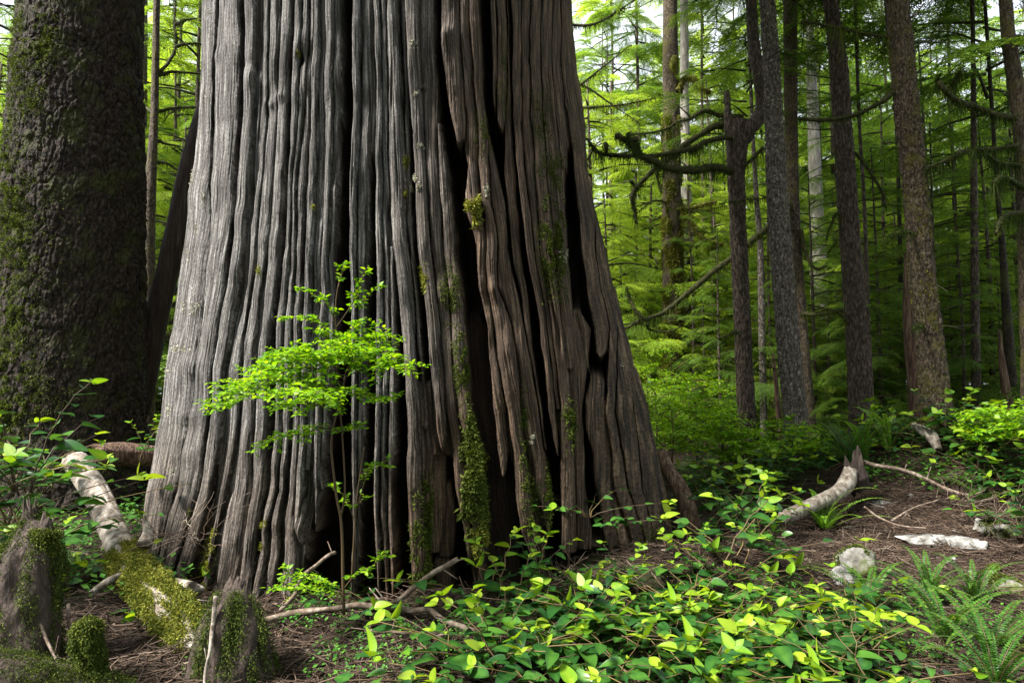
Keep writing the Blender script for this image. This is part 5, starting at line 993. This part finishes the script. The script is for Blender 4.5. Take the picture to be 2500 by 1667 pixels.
# ------------------------------------------------------------------ fallen wood, stumps and stones
def wood(name, label, cat, pts, mat, seed, n=40, amp=.12, fr=(8, 2), ridge=.5, moss=None, jag=(0, 0), step=.012):
    """pts: (x, y, depth, width px); jag: splintered length at either end"""
    root = thing(name, label, cat); P = [W(x, y, Y) for x, y, Y, w_ in pts]; r = [w_ / F * Y / 2 for x, y, Y, w_ in pts]
    p, q = resample(P, r, step); V, f, c = tube(p, q, n, amp, fr, seed, ridge=ridge); rs = np.random.RandomState(seed)
    T, A, Bq = frames_along(p); L = len(p)
    for e, i, sg in ((jag[0], 0, -1), (jag[1], L - 1, 1)):
        if e:
            j = rs.rand(n) ** 2; j = (j + np.roll(j, 1)) / 2
            V[i * n:(i + 1) * n] += T[i] * sg * (j * e)[:, None]
            V[L * n + (0 if i == 0 else 1)] -= T[i] * sg * e * .4
    obj('wood', V, [f, c], M[mat], root)
    for mname, lo, hi, m, Lb, dr, amt in (moss or []):
        mb = MB(); m = m * 3; Lb = Lb * .5; i = rs.randint(int(lo * L), max(int(hi * L), int(lo * L) + 1), m * 2); i = np.minimum(i, L - 1); a = rs.randint(0, n, m * 2)
        k = fbm(i * .05, a * .25, 3, seed); m *= 1; k = fbm(i * .05, a * .25, 3, seed); o_ = np.argsort(-k + rs.rand(m * 2) * .25 * (1.4 - amt))[:int(m * 2 * amt)]; i, a = i[o_], a[o_]; cl = fbm(i * .22, a * .9, 2, seed + 5)
        pos = V[i * n + a]; nr = norm(pos - p[i] + rs.normal(0, .1, pos.shape) * q[i][:, None]); up = nr[:, 2] > -.5; pos, nr, cl = pos[up], nr[up], cl[up]; pos = pos + rs.normal(0, .006, pos.shape) + nr * (np.clip(cl - .4, 0, 1) * .05)[:, None]
        blades(mb, pos + nr * rs.rand(len(pos))[:, None] * Lb * .5, nr, Lb, Lb * .4, rs, dr, .9, (0.05, .95)); mb.obj('moss', M[mname], root)
    return root, p, q
wood('fallen_log', 'fallen log with bleached bare upper half and thick golden moss on its lower half', 'log', [(186,1130,4.3,56),(235,1205,4.05,58),(274,1290,3.75,58),(313,1372,3.45,66),(362,1430,3.2,72),(430,1512,2.95,82),(470,1580,2.78,86),(486,1640,2.7,80)], 'white_wood', 3, 60, .10, (9, 3), .4,
     [('moss_gold', .50, .98, 15000, .022, .7, .8), ('moss', .60, 1, 5000, .03, 1.2, .7)], (.035, .03))
wood('broken_log', 'short pinkish broken log end poking out behind the mossy log', 'log', [(385,1440,3.25,46),(425,1440,3.2,50),(462,1448,3.15,52)], 'white_wood', 8, 40, .16, (8, 4), .5, None, (0, .05))
wood('rotten_log', 'rotten red-brown log end lying between the spruce and the cedar', 'log', [(242,1112,4.6,54),(300,1108,4.7,52),(370,1112,4.8,46),(420,1120,4.9,40)], 'snag', 9, 40, .2, (8, 4), .6, None, (.08, 0))
wood('mossy_stump', 'rotten grey stump with dark green moss on its right side by the mossy log', 'stump', [(560,1690,2.5,190),(562,1620,2.5,160),(566,1540,2.52,135),(572,1480,2.56,95),(580,1440,2.6,48)], 'slab', 10, 80, .34, (7, 5), .6, [('moss_dark', .0, .9, 7000, .018, 1.3, .35), ('moss', .0, .9, 3000, .018, 1.4, .25)], (0, .09))
wood('mossy_stump', 'two-pronged mossy rotten stump at the left edge', 'stump', [(40,1700,2.45,150),(48,1600,2.5,140),(55,1500,2.55,130),(64,1400,2.6,125),(80,1330,2.65,85),(76,1280,2.7,40),(74,1245,2.7,24)], 'slab', 11, 80, .4, (7, 5), .6, [('moss', .0, .9, 6000, .018, 1.3, .3), ('moss_dark', 0, 1, 6000, .018, 1.2, .35)], (0, .07))
wood('mossy_snag', 'splintered prong of dead wood beside the two-pronged stump', 'dead wood', [(90,1370,2.6,46),(104,1320,2.62,40),(114,1278,2.64,26)], 'slab', 12, 30, .2, (6, 5), .5, [('moss', 0, .8, 2200, .02, 1, .5)], (0, .06))
wood('mossy_post', 'short upright stub capped in pale green moss at the lower left', 'dead wood', [(216,1690,2.35,34),(214,1620,2.36,32),(213,1560,2.37,30),(209,1530,2.38,22),(206,1518,2.38,8)], 'slab', 13, 24, .15, (5, 6), .4, [('moss', .2, 1, 5000, .02, 1.6, .8), ('moss_dark', 0, .7, 3000, .022, 1.6, .7)])
wood('mossy_log', 'mossy brown log across the bottom left corner', 'log', [(-60,1640,2.3,90),(60,1665,2.32,95),(200,1690,2.34,90),(300,1720,2.36,80)], 'slab', 14, 40, .3, (8, 5), .5, [('moss', 0, 1, 5000, .014, .7, .3), ('moss_dark', 0, 1, 5000, .014, .7, .4)])
wood('wood_splinter', 'pale splintered slab of wood leaning on the cedar foot behind the log', 'dead wood', [(352,1330,3.4,34),(362,1300,3.45,26),(352,1268,3.5,10)], 'white_wood', 15, 16, .2, (5, 3), .5, None, (0, .05))
wood('broken_root', 'pale weathered root wood under the middle of the mossy log', 'dead wood', [(232,1440,3.15,14),(262,1420,3.2,18),(290,1405,3.25,14)], 'white_wood', 16, 24, .2, (6, 3), .6, None, (.05, .05))
wood('pale_log', 'pale bare log with a dark broken root end lying on the right mound', 'log', [(1912,1264,4.75,30),(1975,1236,4.9,31),(2040,1205,5.05,33),(2066,1180,5.15,38),(2076,1150,5.2,30)], 'white_wood', 18, 40, .2, (7, 3), .5, None, (0, .02))
wood('rotten_stump', 'dark uprooted clump of rotten wood at the top end of the pale log', 'dead wood', [(2100,1190,5.25,40),(2090,1165,5.25,52),(2084,1135,5.25,36)], 'slab', 19, 30, .4, (7, 6), .6, None, (.06, .16))
wood('driftwood_piece', 'bleached bent piece of wood below the moss crusted trunk', 'dead wood', [(2232,1038,5.9,14),(2256,1052,5.85,24),(2276,1066,5.8,26),(2290,1095,5.75,16)], 'white_wood', 20, 24, .25, (6, 4), .5, None, (.03, .05))
for k, (nm, lab, pts, mt, w0, w1) in enumerate([
  ('fallen_branch', 'long lichened fallen branch lying along the ground at the cedar foot', [(612,1520,2.95),(682,1502,3.0),(733,1495,3.03),(835,1482,3.05),(950,1477,3.05),(1000,1486,3.03),(1043,1492,3.0),(1070,1506,2.97),(1124,1523,2.93),(1182,1540,2.9),(1257,1556,2.87)], 'branch', 17, 11),
  ('forked_branch', 'brown curved branch rising in front of the cedar foot', [(930,1476,3.02),(961,1474,3.02),(1002,1442,3.02),(1046,1405,3.02),(1084,1378,3.03),(1118,1364,3.05)], 'branch', 13, 12),
  ('leaning_stick', 'lichen covered stick leaning against the left cleft of the cedar', [(684,1490,3.0),(728,1430,3.1),(768,1380,3.2),(817,1349,3.3)], 'branch', 11, 8),
  ('fallen_branch', 'thin reddish branch lying flat on the litter below the long branch', [(885,1538,2.72),(970,1540,2.72),(1050,1548,2.7),(1130,1556,2.68)], 'branch', 7, 5),
  ('fallen_branch', 'pale stick running under the salal thicket to the right', [(1240,1552,2.8),(1330,1568,2.75),(1450,1580,2.75),(1600,1598,2.72),(1700,1610,2.7)], 'branch', 10, 7),
  ('fallen_branch', 'long straight grey stick lying across the top of the right mound', [(2105,1126,5.25),(2170,1142,5.2),(2240,1162,5.1),(2320,1195,4.95),(2380,1210,4.85)], 'branch', 10, 7),
  ('leaning_stick', 'thin pale lichened stick standing against the mossy stump', [(533,1458,2.46),(518,1536,2.4),(506,1600,2.36),(500,1680,2.33)], 'white_wood', 9, 7),
  ('dead_stick', 'dark stick slanting beneath the mossy log at lower left', [(160,1480,2.75),(170,1560,2.62),(160,1640,2.5)], 'branch', 8, 6),
  ('dead_stick', 'thin dark stick slanting down right of the two-pronged stump', [(100,1520,2.5),(130,1580,2.45),(168,1650,2.4)], 'branch', 8, 6),
  ('fallen_branch', 'short dead stick in front of the white slab stones', [(2180,1400,4.1),(2250,1385,4.15),(2310,1372,4.2)], 'branch', 6, 4),
  ('fallen_branch', 'fine bent stick on the bare slope above the white slab', [(2180,1270,4.6),(2230,1240,4.7),(2290,1215,4.8)], 'branch', 5, 3),
  ('fallen_branch', 'small curved stick on the bare slope right of the fern', [(2110,1240,4.6),(2190,1280,4.5),(2260,1290,4.45)], 'branch', 5, 3)]):
    root = thing(nm, lab, 'branch'); P = [W(x, y, Y) for x, y, Y in pts]; r = np.linspace(w0, w1, len(P)) / F * np.array([a[2] for a in pts]) / 2
    p, q = resample(P, r, .01); p += np.stack([(vn(np.arange(len(p)) / 9., 0, k * 3 + j) - .5) * .02 for j in range(3)], -1); p[:, 2] = np.maximum(p[:, 2], gz(p[:, 0], p[:, 1]) + q * .5); V, f, c = tube(p, q, 14, .3, (5, 12), k); obj('bark', V, [f, c], M[mt], root)
    rs = np.random.RandomState(k + 40)
    for j in range(4):                                  # broken twig stubs
        i = rs.randint(len(p)); d = norm(rs.normal(0, 1, 3) + np.array([0, 0, .4])); L = .03 + .08 * rs.rand(); V, f, c = tube(p[i] + d * (np.linspace(0, 1, 4) * L)[:, None], np.linspace(q[i] * .4, q[i] * .2, 4), 6); obj('twig', V, [f, c], M[mt], root)
# dry twig tangle at the cedar's left foot
def tangle(px, py, Y, n, spread, seed, label):
    rs = np.random.RandomState(seed); root = thing('dry_twigs', label, 'twigs'); mb = MB(); o = W(px, py, Y)
    for k in range(n):
        d = norm(rs.normal(0, 1, 3) * [1, .5, .6] + np.array([0, -.2, .25])); L = spread * (.3 + rs.rand()); t = np.linspace(0, 1, 8)[:, None]; P = o + rs.normal(0, spread * .25, 3) * [1.4, .3, .5] + d * t * L + rs.normal(0, .1, 3) * L * t ** 2; P += np.cumsum(rs.normal(0, .006, P.shape), 0); add_tube(mb, P, np.linspace(.002, .0006, 8), 4, rs.rand(), cap=False)
        for j in (3, 5): add_tube(mb, P[j] + norm(d + rs.normal(0, .7, 3)) * np.linspace(0, 1, 5)[:, None] * L * .35, np.linspace(.001, .0005, 5), 4, rs.rand(), cap=False)
    mb.obj('twigs', M['twig'], root)
tangle(455, 1310, 3.35, 34, .2, 1, 'tangle of dry brown twigs caught at the left foot of the cedar')
tangle(1380, 1410, 3.5, 60, .14, 2, 'heap of fine dead twigs piled under the hollow cedar foot')
tangle(2350, 1230, 4.7, 50, .22, 4, 'spread of thin dead twigs on the upper bare slope')
tangle(2130, 1340, 4.2, 36, .16, 5, 'thin dead twigs strewn between the mossy stone and the white slab')
tangle(2440, 1260, 4.3, 40, .2, 3, 'tangle of dead twigs on the shaded right slope')
def stone(label, px, py, wpx, hpx, mat, seed, Y=None, flat=.7, moss=0):
    g = G(px, py + hpx * .4) if Y is None else W(px, py, Y); rs = np.random.RandomState(seed); d = g[1]; sx, sz = wpx / F * d / 2, hpx / F * d / 2 * 1.1; sy = sx * flat
    root = thing('stone', label, 'stone', (g[0], g[1] + sy * .3, g[2] + sz * .12), rs.normal(0, .3))
    nu, nv = 64, 40; u = np.arange(nu) / nu * 2 * math.pi; v = np.linspace(.02, math.pi - .02, nv); U, Vv = np.meshgrid(u, v); D = np.stack([np.sin(Vv) * np.cos(U), np.sin(Vv) * np.sin(U), np.cos(Vv)], -1)
    rad = np.full(U.shape, 1.25)
    for k in range(13):                                 # broken facets
        nn = norm(rs.normal(0, 1, 3) * [1, 1, .8]); o_ = .62 + .3 * rs.rand(); dt = D @ nn; rad = np.where(dt > .05, np.minimum(rad, o_ / np.maximum(dt, .05)), rad)
    rad *= 1 + (fbm(D[..., 0] * 3 + 9, D[..., 1] * 3 + D[..., 2] * 4, 5, seed, .5) - .5) * .13
    V = (D * rad[..., None] * [sx, sy, sz]).reshape(-1, 3); obj('rock', V, grid_faces(nv, nu, True), M[mat], root)
    if moss:
        mb = MB(); nr = norm(D.reshape(-1, 3)); k = np.nonzero((nr[:, 2] > .0) & (fbm(nr[:, 0] * 2 + 5, nr[:, 1] * 2, 3, seed) > .5))[0]; i = rs.choice(k, moss); blades(mb, V[i], nr[i], .012, .005, rs, .6, .8, (.1, .9)); mb.obj('moss', M['moss'], root)
    return root
rs = np.random.RandomState(55)
for k in range(16):
    stone('small pale broken stone half sunk in the litter of the bare slope', 2010 + 420 * rs.rand(), 1235 + 150 * rs.rand(), 12 + 16 * rs.rand(), 8 + 8 * rs.rand(), 'rock', 240 + k)['group'] = 'small stones on the bare slope'
for k, a in enumerate([('flat white slab stone on the bare slope of the mound', 2275, 1312, 120, 32, 'rock'), ('pale flat stone partly mossy right of the white slab', 2370, 1325, 120, 38, 'rock'), ('large pale stone half covered in moss left of the white slab', 2098, 1372, 105, 90, 'rock_mossy'),
   ('grey flat stone high on the slope above the fern', 2150, 1225, 60, 22, 'rock'), ('small white stone just right of the bright fern', 2078, 1288, 34, 20, 'rock'), ('small pair-topped pale stone in the middle of the bare slope', 2168, 1296, 26, 22, 'rock'), ('little pale chip of stone near the bare slope top', 2225, 1212, 22, 14, 'rock'),
   ('mossy stone at the right edge of the picture', 2470, 1420, 110, 60, 'rock_mossy'), ('mossy boulder on the right slope above the pale flat stone', 2440, 1290, 120, 70, 'rock_mossy'), ('pale cracked stone below the half-mossed large stone', 2065, 1400, 70, 50, 'rock'), ('small greyish stone lower on the slope', 2320, 1365, 34, 20, 'rock'), ('dim round stone in the shadow of the right edge', 2430, 1390, 46, 26, 'rock_mossy'),
   ('mossy hummock of stone low on the litter before the cedar', 1040, 1568, 60, 26, 'rock_mossy')]):
    stone(*a, 200 + k, moss=3500 if 'mossy' in a[5] else 0)
